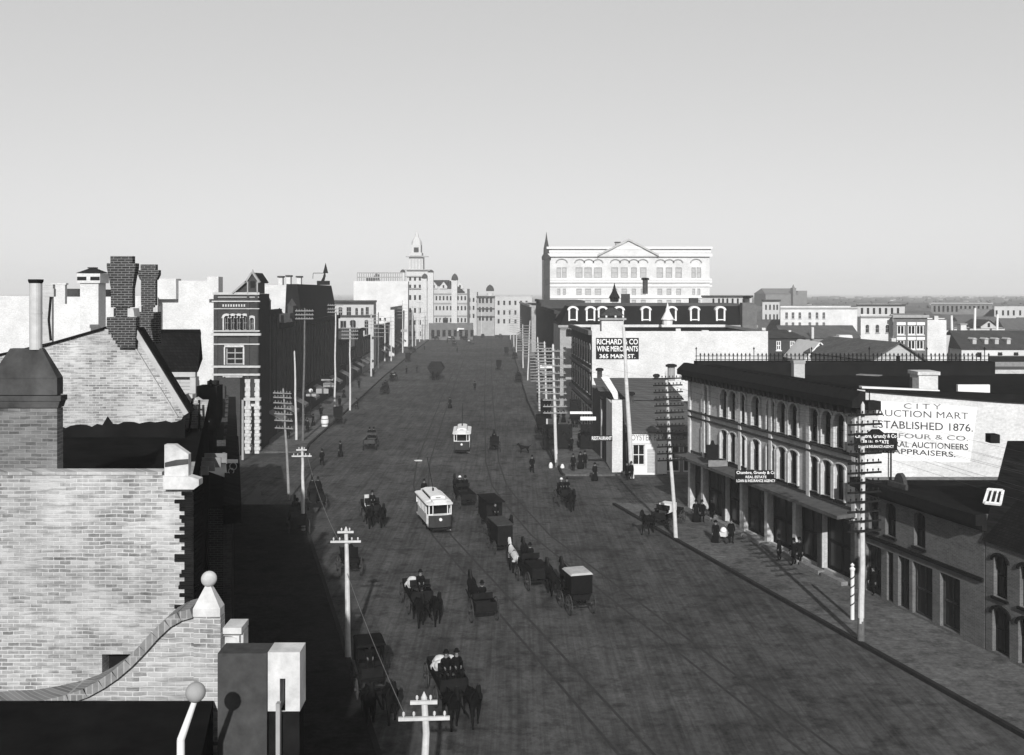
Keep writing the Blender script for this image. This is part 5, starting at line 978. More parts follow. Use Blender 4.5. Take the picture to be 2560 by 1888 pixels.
def thinw(a,b,sag,lb):
    mb=MB(); a=Vector(a); b=Vector(b); n=16; pts=[a.lerp(b,i/n)-Vector((0,0,sag*4*(i/n)*(1-i/n))) for i in range(n+1)]
    for p,q in zip(pts,pts[1:]): mb.tube(p,q,.006,n=4,cap=False)
    mb.build("telegraph_wire", plain("thin_wire",.05,.2,3), label=lb, cat="wire", group="telegraph wires along the right kerb poles")
for k in range(8):
    z_=12.3-.52*(k//2); o=(-.8,.85)[k%2]*rw.uniform(.6,1.1)
    thinw((P1[0]+o,P1[1]+o*.27,z_),(P2[0]+o,P2[1]+o*.27,z_-.05),rw.uniform(.25,.6),"thin telegraph wire strung between the two nearest right kerb poles"); thinw((P2[0]+o,P2[1]+o*.27,z_-.05),(P3[0]+o,P3[1],z_+.1),rw.uniform(.4,.8),"thin telegraph wire strung from the leaning right kerb pole to the lone one"); thinw((P1[0]+o,P1[1]+o*.27,z_),(P1[0]+o+9.6,P1[1]-36,z_),rw.uniform(.3,.6),"thin telegraph wire running from the nearest right kerb pole toward the viewer")
for i,(u,v0,v1) in enumerate(((2382,789,834),(2434,770,832),(2489,786,830))):
    D=242; t=thing("leaning_mast",(X(u,D),D,0),("left","middle","right")[i]+" of three white leaning masts among the low sheds at right","mast","white masts at right"); mb=MB(); mb.tube((X(u,D),D,0),(X(u+(-3,4,5)[i],D),D,Z(v0,D)),.42,.25,8); mb.build("mast",whitep,t)
# ---------------------------------------------------------------- people, horses, vehicles
def hand(V, E, w, c, sgn, curl=.02):
    V.append((c[0],c[1],c[2],.034)); h=len(V)-1; E.append((w,h))
    for i,(dx,L) in enumerate(((-.03,.075),(-.01,.09),(.012,.085),(.032,.065))):
        V.append((c[0]+curl*sgn*.3, c[1]+dx, c[2]-.05-L*.4, .010)); V.append((c[0]-curl*sgn, c[1]+dx, c[2]-.05-L, .008)); E += [(h,len(V)-2),(len(V)-2,len(V)-1)]
    V.append((c[0]-.02*sgn, c[1]+.05, c[2]-.02,.011)); V.append((c[0]-.03*sgn, c[1]+.065, c[2]-.055,.009)); E += [(h,len(V)-2),(len(V)-2,len(V)-1)]
def body(pose, coat):
    V=[(0,0,.95,.15)]; E=[]
    if pose=="sit":
        zb=0; V=[(0,0,.1,.16)]
    z0=V[0][2]
    def add(p,x,y,z,r): V.append((x,y,z,r)); E.append((p,len(V)-1)); return len(V)-1
    sp=add(0,0,-.01,z0+.22,.145); ch=add(sp,0,-.005,z0+.42,.165); nk=add(ch,0,.01,z0+.57,.06); hd=add(nk,0,.03,z0+.66,.085); tp=add(hd,0,.025,z0+.78,.08); no=add(hd,0,.12,z0+.67,.016)
    for e in (-1,1): add(hd, e*.09,.02,z0+.68,.014)
    sw=.16 if pose=="walk" else .05
    for e in (-1,1):
        s=add(ch,e*.19,0,z0+.46,.07)
        if pose=="sit": l=add(s,e*.24,.1,z0+.22,.055); w=add(l,e*.14,.34,z0+.22,.038); hand(V,E,w,(e*.12,.42,z0+.22),e)
        else: l=add(s,e*.25,-e*sw*.3-.02,z0+.18,.055); w=add(l,e*.25,e*sw+.08,z0-.04,.038); hand(V,E,w,(e*.25,e*sw+.10,z0-.11),e)
        hp=add(0,e*.10,0,z0-.07,.115)
        if pose=="sit": k=add(hp,e*.13,.42,z0-.02,.08); a=add(k,e*.13,.48,z0-.42,.05); add(a,e*.13,.62,z0-.46,.045)
        else:
            st=-e*sw*1.4; k=add(hp,e*.105,st*.5+.03,.5,.075); a=add(k,e*.105,st-.02,.09,.05); add(a,e*.11,st+.15,.045,.045)
    zn=z0+.55
    def mf(c):
        if c.z>zn: return 1
        if pose=="sit": return 1 if (abs(c.x)<.2 and c.y>.37 and c.z>z0+.1) else 0
        return 1 if (abs(c.x)>.2 and c.z<z0-.07) else 0
    return skinmesh("body",V,E,[coat,skin_m],mf,1), z0
def T_person(pose="stand", wear="coat", tone="d"):
    m={"d":cloth_d,"g":cloth_g,"w":cloth_w}[tone]; me,z0=body(pose,m); out=[("body",me,[])]
    hz=z0+.80; mb=MB()
    if wear=="dress": mb.lathe((0,.02,hz-.02),[(.10,-.06),(.17,-.02),(.17,.0),(.10,.03),(.09,.1),(.02,.13)],12)
    elif wear=="whitehat": mb.lathe((0,.02,hz-.03),[(.16,0),(.17,.015),(.1,.03),(.095,.12),(.02,.14)],12)
    else: mb.lathe((0,.02,hz-.03),[(.15,0),(.155,.015),(.1,.025),(.1,.11),(.07,.15),(.01,.16)],12)
    out.append(("hat",mb.mesh("hat",cloth_w if wear=="whitehat" else cloth_d,True),[]))
    hr=MB(); hr.lathe((0,.01,z0+.62),[(.075,0),(.1,.05),(.098,.14),(.06,.18)],10); out.append(("hair",hr.mesh("hair",hair_m,True),[]))
    for i,p in enumerate(hr.v): pass
    ct=MB()
    if wear=="dress": ct.lathe((0,0,0),[(.36,.03),(.34,.25),(.26,.6),(.19,.9),(.15,1.05),(.19,1.3),(.17,1.42),(.08,1.5)],18,sq=.85)
    elif pose!="sit": ct.lathe((0,0,0),[(.23,.52),(.22,.75),(.2,.98),(.19,1.1),(.215,1.32),(.2,1.42),(.09,1.5)],16,sq=.75)
    else: ct.lathe((0,0,0),[(.22,-.02),(.2,.15),(.2,.35),(.21,.5),(.18,.58),(.09,.64)],16,sq=.8)
    out.append(("dress" if wear=="dress" else "coat", ct.mesh("coat",m,True),[]))
    return out
def T_horse(tone="d", pose="walk"):
    m=horse_w if tone=="w" else horse_d; V=[(0,-.62,1.28,.27)]; E=[]
    def add(p,x,y,z,r): V.append((x,y,z,r)); E.append((p,len(V)-1)); return len(V)-1
    b=add(0,0,-.1,1.2,.30); c=add(b,0,.45,1.22,.29); n=add(c,0,.78,1.48,.19); n2=add(n,0,1.0,1.78,.13); pl=add(n2,0,1.12,1.95,.115); ms=add(pl,0,1.33,1.74,.085); mz=add(ms,0,1.44,1.6,.07)
    for e in (-1,1):
        add(pl,e*.07,1.08,2.1,.025)
        st=.16*e if pose=="walk" else .03*e
        s=add(c,e*.17,.5,.95,.12); k=add(s,e*.17,.53+st,.52,.07); f=add(k,e*.17,.50+st*1.6,.16,.048); add(f,e*.17,.56+st*1.6,.05,.062)
        t=add(0,e*.17,-.55,.95,.165); h=add(t,e*.17,-.78-st,.55,.075); f=add(h,e*.17,-.72-st*1.4,.17,.05); add(f,e*.17,-.66-st*1.4,.05,.065)
    tl=add(0,0,-.9,1.3,.05); t2=add(tl,0,-1.0,.95,.07); add(t2,0,-.98,.55,.03)
    me=skinmesh("body",V,E,[m,horse_d],(lambda c: 1 if (c.z<.85 or (c.y>1.3)) else 0),1); out=[("body",me,[])]
    mn=MB(); pts=[(.62,1.5),(.8,1.66),(.95,1.9),(1.06,2.06)]
    for (y0,z0),(y1,z1) in zip(pts,pts[1:]): mn.hexa([(-.03,y0,z0-.12),(.03,y0,z0-.12),(.03,y1,z1-.12),(-.03,y1,z1-.12),(-.03,y0-.06,z0+.06),(.03,y0-.06,z0+.06),(.03,y1-.06,z1+.06),(-.03,y1-.06,z1+.06)])
    out.append(("mane",mn.mesh("mane",hair_m if tone=="d" else sack_m),[]))
    hn=MB(); hn.lathe((0,0,0),[(.01,0)],3) if False else None
    k=24
    for i in range(k):
        a,b_=2*math.pi*i/k,2*math.pi*(i+1)/k; hn.tube((.25*math.cos(a),.66+.12*math.sin(a),1.36+.33*math.sin(a)),(.25*math.cos(b_),.66+.12*math.sin(b_),1.36+.33*math.sin(b_)),.045,n=5,cap=False)
    for e in (-1,1): hn.tube((e*.27,.6,1.25),(e*.3,-.9,1.1),.02,n=5)
    hn.tube((-.3,-.1,1.2),(0,-.12,1.53),.025,n=5); hn.tube((.3,-.1,1.2),(0,-.12,1.53),.025,n=5)
    out.append(("harness",hn.mesh("harness",leather),[])); return out
def wheelm(r, w=.06, n=10):
    mb=MB(); mb.ring((0,0,0),r,.05,w,28); mb.tube((-.12,0,0),(.12,0,0),.08,n=10)
    for i in range(n): a=2*math.pi*i/n; mb.tube((0,.06*math.cos(a),.06*math.sin(a)),(0,(r-.06)*math.cos(a),(r-.06)*math.sin(a)),.017,n=5,cap=False)
    return mb
def wheels(out, specs, m=None):
    for x_,y_,r in specs:
        mb=wheelm(r); mb.v=[(a+x_,b+y_,c+r) for a,b,c in mb.v]; out.append(("wheel",mb.mesh("wheel",m or spoke_m),[]))
def gear(out, w, yf, yr, zf, ln, pole_=True):
    mb=MB(); mb.tube((-w,yf,zf),(w,yf,zf),.045,n=6); mb.tube((-w,yr,zf+.06),(w,yr,zf+.06),.045,n=6); mb.box(-.06,.06,yr,yf,zf+.05,zf+.15)
    if ln==1: mb.tube((0,yf,zf+.1),(0,yf+3.3,zf+.35),.045,n=6); mb.box(-.7,.7,yf+.55,yf+.65,zf+.1,zf+.18)
    elif ln==2:
        for e in (-1,1): mb.tube((e*.32,yf,zf+.1),(e*.3,yf+2.4,zf+.5),.04,n=6)
    out.append(("running_gear",mb.mesh("running_gear",wagon_d),[]))
def T_wagon(load="none", tone="d", team="1"):
    m=wagon_d if tone=="d" else wagon_g; out=[]; mb=MB(); L=3.4
    mb.box(-.62,.62,-1.7,1.6,.86,.93); mb.box(-.66,-.621,-1.7,1.6,.86,1.3); mb.box(.621,.66,-1.7,1.6,.86,1.3); mb.box(-.62,.62,1.6,1.64,.86,1.4); mb.box(-.62,.62,-1.74,-1.7,.86,1.3); out.append(("bed",mb.mesh("bed",m),[]))
    mb=MB(); mb.box(-.6,.6,.75,1.15,1.5,1.56); mb.box(-.6,.6,.72,.75,1.56,1.85); mb.box(-.55,-.5,.8,1.1,1.3,1.499); mb.box(.5,.55,.8,1.1,1.3,1.499); out.append(("seat",mb.mesh("seat",m),[]))
    wheels(out,[(-.78,1.15,.48),(.78,1.15,.48),(-.78,-1.2,.6),(.78,-1.2,.6)]); gear(out,.74,1.15,-1.2,.5,int(team))
    if load=="sacks":
        mb=MB()
        for i in range(9): c=(R.uniform(-.4,.4),-1.4+.22*i,1.12+.12*(i%3)); mb.lathe(c,[(.1,-.22),(.3,-.12),(.33,.05),(.2,.2),(.04,.24)],9,sq=.8)
        out.append(("sacks",mb.mesh("sacks",sack_m,True),[]))
    if load=="box": mb=MB(); mb.box(-.6,.6,-1.65,.4,.935,1.5); out.append(("crate",mb.mesh("crate",wagon_d),[]))
    if load=="white": mb=MB(); mb.box(-.55,.5,-.6,.4,.935,1.9); out.append(("crate",mb.mesh("crate",whitep),[]))
    if load=="goods":
        mb=MB()
        for i in range(8): a,b_=R.uniform(-.45,.3),-1.6+.27*i; mb.box(a,a+R.uniform(.25,.4),b_,b_+.25,.935,1.3+R.random()*.45)
        out.append(("bundles",mb.mesh("bundles",sack_m),[]))
    if load=="hay":
        mb=MB(); rr=random.Random(5)
        mb.hexa([(-.9,-2.3,1.2),(.9,-2.3,1.2),(.9,2.1,1.2),(-.9,2.1,1.2),(-1.7,-2.7,2.6),(1.7,-2.7,2.6),(1.7,2.4,2.6),(-1.7,2.4,2.6)]); mb.hexa([(-1.72,-2.7,2.6),(1.72,-2.7,2.6),(1.72,2.4,2.6),(-1.72,2.4,2.6),(-1.1,-2.0,3.7),(1.1,-2.0,3.7),(1.1,1.8,3.7),(-1.1,1.8,3.7)])
        for i in range(900):
            t_=rr.random(); z_=1.3+2.3*t_; wx=.95+.75*min(1,t_*2) if t_<.6 else 1.7-.6*(t_-.6)/.4; sd_=rr.choice((-1,1)); x_=sd_*wx if rr.random()<.5 else rr.uniform(-wx,wx); y_=rr.uniform(-2.6,2.3) if abs(abs(x_)-wx)<.01 else rr.choice((-2.65,2.35))
            v_=Vector((rr.uniform(-1,1),rr.uniform(-1,1),rr.uniform(-.8,.5))).normalized()*.35; mb.tube((x_,y_,z_),(x_+v_.x,y_+v_.y,z_+v_.z),.03,.005,n=3,cap=False)
        out.append(("hay_load",mb.mesh("hay_load",hay_m),[]))
    if load=="tarp":
        mb=MB(); n=10
        for i in range(n):
            a,b_=math.pi*i/n,math.pi*(i+1)/n; mb.hexa([(.66*math.cos(t),y,1.3+.85*math.sin(t)*s) for s in (.94,1.0) for t,y in ((a,-1.7),(b_,-1.7),(b_,.5),(a,.5))])
        out.append(("canvas_cover",mb.mesh("canvas_cover",cloth_g),[]))
    return out
def T_van(tone="d"):
    m=wagon_d; out=[]; mb=MB(); mb.box(-.72,.72,-1.9,1.1,.95,2.75); out.append(("body",mb.mesh("body",m),[])); mb=MB(); mb.box(-.8,.8,-2.0,1.75,2.752,2.84); out.append(("roof",mb.mesh("roof",wagon_d if tone=="d" else wagon_g),[]))
    mb=MB(); mb.box(-.68,.68,1.102,1.9,.95,1.05); mb.box(-.62,.62,1.11,1.5,1.5,1.56); mb.box(-.6,-.54,1.12,1.45,1.05,1.499); mb.box(.54,.6,1.12,1.45,1.05,1.499); mb.box(-.68,.68,1.9,1.95,.95,1.5); out.append(("seat",mb.mesh("seat",m),[]))
    wheels(out,[(-.86,1.2,.48),(.86,1.2,.48),(-.86,-1.2,.62),(.86,-1.2,.62)]); gear(out,.8,1.2,-1.2,.5,1); return out
def T_buggy(hood="1", tone="d"):
    out=[]; m=wagon_d; mb=MB(); mb.hexa([(-.5,-1.0,.85),(.5,-1.0,.85),(.5,.9,.85),(-.5,.9,.85),(-.6,-1.1,1.2),(.6,-1.1,1.2),(.6,1.0,1.05),(-.6,1.0,1.05)]); mb.box(-.5,.5,.9,.95,1.051,1.5); out.append(("body",mb.mesh("body",m),[]))
    mb=MB(); mb.box(-.55,.55,-.6,-.05,1.22,1.42); mb.box(-.55,.55,-.72,-.6,1.22,1.85); out.append(("seat",mb.mesh("seat",leather),[]))
    wheels(out,[(-.72,.75,.5),(.72,.75,.5),(-.72,-.85,.6),(.72,-.85,.6)]); gear(out,.68,.75,-.85,.5,2 if hood!="2" else 1)
    if hood!="0":
        mb=MB(); mb.box(-.66,.66,-1.05,-.98,1.25,2.35); mb.box(-.66,-.62,-.98,-.1,1.5,2.35); mb.box(.62,.66,-.98,-.1,1.5,2.35); out.append(("hood",mb.mesh("hood",leather),[])); mb=MB(); mb.hexa([(-.7,-1.1,2.352),(.7,-1.1,2.352),(.7,.55,2.352),(-.7,.55,2.352),(-.6,-1.0,2.46),(.6,-1.0,2.46),(.6,.45,2.46),(-.6,.45,2.46)]); out.append(("hood_top",mb.mesh("hood_top",greyp if tone!="k" else leather),[]))
        mb=MB()
        for e in (-1,1): mb.tube((e*.6,.5,2.35),(e*.56,.2,1.06),.025,n=6)
        out.append(("hood_stay",mb.mesh("hood_stay",leather),[]))
    return out
def T_cart():
    out=[]; mb=MB(); mb.box(-.6,.6,-.8,.7,.75,.82); mb.box(-.64,-.601,-.8,.7,.75,1.25); mb.box(.601,.64,-.8,.7,.75,1.25); mb.box(-.6,.6,.7,.74,.75,1.2); mb.box(-.6,.6,-.84,-.8,.75,1.3); out.append(("bed",mb.mesh("bed",wagon_d),[]))
    mb=MB(); mb.box(-.58,.58,.1,.5,1.255,1.31); mb.box(-.58,.58,.06,.1,1.255,1.6); out.append(("seat",mb.mesh("seat",wagon_d),[]))
    wheels(out,[(-.76,-.05,.68),(.76,-.05,.68)]); mb=MB()
    mb.tube((-.76,-.05,.68),(.76,-.05,.68),.045,n=6)
    for e in (-1,1): mb.tube((e*.5,.7,.85),(e*.34,3.0,1.0),.04,n=6)
    out.append(("shafts",mb.mesh("shafts",wagon_d),[])); return out
def T_tram():
    out=[]; W_=1.0; cream=whitep; dk=plain("tram_dark_panel",.03,.25,3,.5)
    mb=MB(); mb.box(-W_,W_,-2.4,2.4,.75,1.55); mb.box(-W_*.97,W_*.97,2.4,3.35,.62,.74); mb.box(-W_*.97,W_*.97,-3.35,-2.4,.62,.74); out.append(("side_panels",mb.mesh("side_panels",plain("tram_side_paint",.36,.25,3)),[]))
    for e in (-1,1):
        mb=MB(); y=e*3.35
        for i in range(8):
            a,b_=math.pi*i/8,math.pi*(i+1)/8; p=[(W_*.97*math.cos(t),y+e*.28*math.sin(t)) for t in (a,b_)]; q=[(x_*.96,y2-e*.04) for x_,y2 in p]
            mb.hexa([(p[0][0],p[0][1],.62),(p[1][0],p[1][1],.62),(q[1][0],q[1][1],.62),(q[0][0],q[0][1],.62),(p[0][0],p[0][1],1.62),(p[1][0],p[1][1],1.62),(q[1][0],q[1][1],1.62),(q[0][0],q[0][1],1.62)])
        out.append(("dash_panel",mb.mesh("dash_panel",dk),[]))
    mb=MB()
    for e in (-1,1):
        for y in (-2.4,-1.6,-.8,0,.8,1.6,2.34): mb.box(e*W_-.05 if e>0 else -W_, W_ if e>0 else -W_+.05, y, y+.07, 1.552, 2.5)
        for s in (-1,1): mb.box(s*W_*.93-.045,s*W_*.93+.045,e*3.4-.045,e*3.4+.045,1.63,2.52); mb.box(s*.62-.03,s*.62+.03,e*3.5-.03,e*3.5+.03,1.63,2.52)
        for s in (-1,1): mb.box(min(s*.65,s*W_*.88),max(s*.65,s*W_*.88),e*3.44-.02,e*3.44+.02,1.66,1.73)
    out.append(("window_post",mb.mesh("window_post",cream),[]))
    mb=MB(); mb.box(-W_+.055,-W_+.075,-2.33,2.33,1.56,2.48); mb.box(W_-.075,W_-.055,-2.33,2.33,1.56,2.48); mb.box(-W_+.08,W_-.08,2.3,2.33,.76,2.5); mb.box(-W_+.08,W_-.08,-2.33,-2.3,.76,2.5); out.append(("window_glass",mb.mesh("window_glass",glass),[]))
    mb=MB(); prof=[(-1.16,2.54),(-1.12,2.64),(-.62,2.78),(-.6,3.02),(-.3,3.1),(.3,3.1),(.6,3.02),(.62,2.78),(1.12,2.64),(1.16,2.54)]
    def sec(y,sc,flat): return [(x_*sc,y,2.54+(z_-2.54)*flat) for x_,z_ in prof]
    ss=[(-3.75,.86,.25),(-3.2,1,.6),(-2.5,1,.62),(-2.3,1,1),(2.3,1,1),(2.5,1,.62),(3.2,1,.6),(3.75,.86,.25)]; S=[sec(*s) for s in ss]; k=0
    for A_,B_ in zip(S,S[1:]):
        for i in range(len(prof)-1): mb.face([A_[i],A_[i+1],B_[i+1],B_[i]])
        mb.face([A_[0],B_[0],B_[-1],A_[-1]])
    mb.face(S[0]); mb.face(list(reversed(S[-1]))); out.append(("roof",mb.mesh("roof",cream),[]))
    mb=MB()
    for e in (-1,1):
        for i in range(5): y=-1.9+i*.82; mb.box(e*.64-.02,e*.64+.02,y,y+.55,2.82,2.97)
        mb.box(-.22,.22,e*2.36-.03,e*2.36+.1,2.84,2.98)
    out.append(("clerestory_pane",mb.mesh("clerestory_pane",darkp),[]))
    mb=MB(); mb.box(-.7,.7,-1.5,1.5,.3,.7); mb.box(-.75,.75,3.5,3.7,.42,.55); mb.box(-.75,.75,-3.7,-3.5,.42,.55); out.append(("truck",mb.mesh("truck",darkp),[]))
    for y in (-1,1):
        for e in (-1,1): mb=MB(); mb.tube((e*.66,y,.40),(e*.78,y,.40),.38,n=18); out.append(("wheel",mb.mesh("wheel",darkp),[]))
    for e in (-1,1): mb=MB(); mb.tube((0,e*3.6,1.3),(0,e*3.78,1.3),.13,n=14); out.append(("headlamp",mb.mesh("headlamp",whitep),[]))
    mb=MB(); mb.tube((0,-.2,3.1),(0,-.2,3.35),.08); mb.tube((0,-.2,3.3),(0,-3.4,5.6),.03,n=6); out.append(("trolley_pole",mb.mesh("trolley_pole",darkp),[]))
    for e in (-1,1):
        mb=MB()
        for k in range(3): mb.box(-.95+.02*k,-.6,e*3.2-.02*k,e*3.2+.1,.25+.0*k,.3)
        out.append(("step",mb.mesh("step",whitep),[]))
    return out
def T_dog():
    V=[(0,-.28,.5,.1)]; E=[]
    def add(p,x,y,z,r): V.append((x,y,z,r)); E.append((p,len(V)-1)); return len(V)-1
    c=add(0,0,.2,.5,.13); n=add(c,0,.36,.64,.075); h=add(n,0,.44,.74,.075); add(h,0,.6,.7,.035)
    for e in (-1,1):
        add(h,e*.05,.42,.83,.02); k=add(c,e*.08,.22,.26,.035); add(k,e*.08,.24,.03,.03); k=add(0,e*.08,-.27,.3,.06); k=add(k,e*.08,-.38,.2,.032); add(k,e*.08,-.33,.03,.03)
    t=add(0,0,-.42,.58,.03); add(t,0,-.6,.7,.018); return [("body",skinmesh("body",V,E,[horse_d],None,1),[])]
def T_pram():
    out=[]; mb=MB(); mb.hexa([(-.2,-.4,.5),(.2,-.4,.5),(.2,.4,.5),(-.2,.4,.5),(-.26,-.5,.85),(.26,-.5,.85),(.26,.5,.85),(-.26,.5,.85)]); out.append(("body",mb.mesh("body",cloth_w),[])); mb=MB()
    mb.lathe((0,.3,.85),[(.26,0),(.25,.15),(.16,.3),(.02,.36)],10); out.append(("hood",mb.mesh("hood",cloth_w,True),[])); wheels(out,[(-.27,.3,.22),(.27,.3,.22),(-.27,-.3,.22),(.27,-.3,.22)]); mb=MB(); mb.tube((-.2,-.48,.8),(-.2,-.9,1.05),.02); mb.tube((.2,-.48,.8),(.2,-.9,1.05),.02); mb.tube((-.2,-.9,1.05),(.2,-.9,1.05),.02); out.append(("handle",mb.mesh("handle",darkp),[])); return out
def T_barrel(): mb=MB(); mb.lathe((0,0,0),[(.26,0),(.33,.3),(.34,.45),(.33,.6),(.26,.9)],14); hb=MB(); [hb.lathe((0,0,z_),[(.335,0),(.345,.02),(.335,.05)],14) for z_ in (.2,.62)]; return [("staves",mb.mesh("staves",whitep),[]),("hoop",hb.mesh("hoop",darkp),[])]
BUILD=dict(person=T_person,horse=T_horse,wagon=T_wagon,van=T_van,buggy=T_buggy,cart=T_cart,tram=T_tram,dog=T_dog,pram=T_pram,barrel=T_barrel)
def fwd(yaw): return Vector((-math.sin(yaw),math.cos(yaw),0))
def person(u,v,yaw,kind,label,z=0.004,group=None,sc=1.0):
    x_,y_=G(u,v,z); return spawn("person:"+kind,(x_,y_,z),yaw,"person",label,"person",group or "people about the street",sc)
AW,TO=.27,math.pi+.27; AF,TF=.03,math.pi+.03
def rig(u,v,yaw,tpl,name,label,horses,driver=None,hoff=None,hl="",dl="",two=False,cat="wagon",sc=1.0):
    x_,y_=G(u,v); P=Vector((x_,y_,.012)); f=fwd(yaw); s=Vector((f.y,-f.x,0)); spawn(tpl,P,yaw,name,label,cat,"horse drawn vehicles",sc)
    off=hoff or (3.2 if tpl.startswith(("wagon","van")) else 2.5); n=len(horses)
    for i,h in enumerate(horses):
        q=P+f*off+s*((i-(n-1)/2)*.95); c={"d":"dark","w":"white"}[h]
        spawn("horse:%s:%s"%(h,"walk"),q,yaw,"horse",("%s harnessed horse, %s"%(c,("left of the pair" if ((i==0)==(math.cos(yaw)>0)) else "right of the pair") if n==2 else "single")+", "+hl),"horse","harness horses")
    if driver:
        so={"wagon":(.9,1.50),"van":(1.28,1.5),"buggy":(-.3,1.36),"cart":(.28,1.25)}[tpl.split(":")[0]]; dd=driver.split(",")
        for i,k in enumerate(dd):
            q=P+f*so[0]+s*((i-(len(dd)-1)/2)*.5)+Vector((0,0,so[1])); spawn("person:sit:"+k,q,yaw,"person",dl if len(dd)==1 else dl+(", left one" if ((i==0)==(math.cos(yaw)>0)) else ", right one"),"person","drivers and riders")
x_,y_=G(1105,1342); q_=fwd(TO)*-3.5; spawn("tram",(x_+q_.x,y_+q_.y,.016),TO,"tram","nearer cream roofed tram coming down the street beside the wagon queue","tram","trams",(.94,.8,.92))
x_,y_=G(1154,1138); q_=fwd(TF)*-3.5; spawn("tram",(x_+q_.x,y_+q_.y,.016),TF,"tram","farther cream roofed tram coming down the middle of the street","tram","trams",.94)
rig(927,1296,TO,"wagon:goods:d:1","freight_wagon","wagon of pale bundles facing the viewer left of the nearer tram",["d","d"],"coat:d",hl="before the wagon of pale bundles",dl="dark seated driver among pale bundles, left of the nearer tram")
rig(1044,1518,TO,"wagon:sacks:d:1","freight_wagon","wagon of white sacks facing the viewer in the near foreground",["d","d"],"coat:d",hl="before the wagon of white sacks",dl="dark seated driver between the white sacks, near foreground")
rig(1208,1553,AW,"cart","tip_cart","dark two wheeled cart heading away beside the wagon of white sacks",["d"],"coat:d",hoff=2.3,hl="drawing the two wheeled cart",dl="seated driver on the two wheeled cart seen from behind",cat="cart")
rig(1440,1525,AW,"buggy:2:d","hooded_carriage","hooded carriage seen from behind with pale top, last in the queue",["d","d"],"coat:d",hoff=3.2,hl="before the pale topped hooded carriage",dl="seated figure under the pale topped carriage hood",cat="carriage")
rig(1250,1376,AW,"van:k","closed_van","low dark closed van ahead of the white and dark pair",[],None,cat="van",sc=.78)
rig(1335,1462,AW,"wagon:box:d:1","freight_wagon","dark loaded wagon behind the white horse in the queue",["w","d"],"coat:d",hl="ahead of the loaded wagon in the queue",dl="seated driver on the loaded wagon behind the white horse")
rig(1228,1325,TO,"van:d","closed_van","tall dark closed van facing the viewer, right of the nearer tram",["d","d"],"coat:d",hl="before the tall closed van",dl="dark seated driver of the tall closed van",cat="van",sc=.9)
rig(1162,1264,AW,"wagon:none:d:1","freight_wagon","empty dark wagon with two riders behind the nearer tram",["d"],"whitehat:d,coat:d",hl="drawing the empty wagon behind the tram",dl="rider on the empty wagon behind the tram")
rig(1412,1262,TO-.1,"buggy:0:d","open_buggy","open buggy with two riders coming toward the viewer on the right",["d"],"coat:d,whitehat:d",hl="drawing the open buggy on the right",dl="rider on the open buggy at right",cat="buggy")
rig(1668,1316,math.pi-.62,"wagon:white:d:2","delivery_wagon","delivery wagon with pale box side on at the right kerb by the leaning pole",["d"],None,hl="standing side on at the right kerb")
rig(1236,1128,AF,"buggy:0:d","open_buggy","small open buggy right of the farther tram",["d"],"coat:d",hl="drawing the small buggy right of the farther tram",dl="dark rider on the small buggy right of the farther tram",cat="buggy")
rig(1090,948,TF,"wagon:hay:d:1","hay_wagon","huge rounded hay wagon far up the street",["d","d"],None,hl="before the hay wagon")
rig(983,952,TF,"wagon:goods:d:1","freight_wagon","small pale loaded wagon at the far left kerb",["d"],None,hl="before the small pale loaded wagon at far left kerb")
rig(1296,956,AF,"wagon:box:d:1","freight_wagon","dark wagon at the far right kerb beside a pale pole",["d"],"coat:d",hl="before the dark wagon at far right kerb",dl="driver of the dark wagon at far right kerb")
rig(1247,926,AF,"buggy:1:k","hooded_buggy","tiny hooded buggy, nearest of the small vehicles up the right side",["d"],None,hl="drawing the tiny hooded buggy up the right side",cat="buggy")
rig(1287,898,AF,"wagon:box:d:1","freight_wagon","tiny wagon at the right kerb beyond the hooded buggy",[],None)
rig(1266,889,AF,"buggy:1:k","hooded_buggy","tiny dark hooded buggy farthest up the right side",[],None,cat="buggy")
rig(1136,866,TF,"wagon:goods:d:1","freight_wagon","tiny wagon in mid street near the street end",[],"coat:d",dl="tiny driver near the street end")
for u_,v_,k_,lb_ in ((1088,852,"box:d","left of the tiny wagons before the dark market building"),(1128,853,"goods:d","middle of the tiny wagons before the dark market building"),(1160,851,"box:d","right of the tiny wagons before the dark market building"),(1248,846,"none:d","tiny wagon before the long pale store at the street end"),(1175,862,"goods:g","tiny pale loaded wagon in the road before the narrow store")):
    rig(u_,v_,TF+.6,"wagon:"+k_+":1","freight_wagon",lb_,[],None)
rig(1207,846,TF,"wagon:box:d:1","freight_wagon","faint tiny wagon at the very end of the street",[],None)
rig(1030,882,AF+.4,"wagon:box:d:1","freight_wagon","tiny dark wagon at the far left kerb below the white poles",[],None)
rig(1352,1082,AF,"buggy:1:k","hooded_carriage","dark carriage waiting at the right kerb under the pole cluster",["d"],"coat:d",hl="before the carriage under the pole cluster",dl="driver of the carriage under the pole cluster",cat="carriage")
rig(927,1122,AF,"wagon:none:g:1","freight_wagon","open wagon with two riders seen from behind, left of the farther tram",[],"coat:d,coat:d",dl="rider on the open wagon left of the farther tram")
rig(790,1268,AW,"wagon:box:d:1","freight_wagon","dark wagon with pale plank in the left shade by the far short pole",["d"],"coat:d,coat:d",hl="before the dark wagon in the left shade",dl="rider on the shaded left wagon")
rig(845,1060,AF+.15,"buggy:1:k","hooded_carriage","dark hooded carriage at the left kerb by the white barrel",["d"],None,hl="before the hooded carriage by the white barrel",cat="carriage")
rig(925,1732,TO,"buggy:2:k","hooded_carriage","dark hooded carriage in the shade at the bottom edge, left one",["d","d"],"coat:d",hl="before the shaded carriage at the bottom edge",dl="driver of the shaded bottom edge carriage",cat="carriage",hoff=3.2)
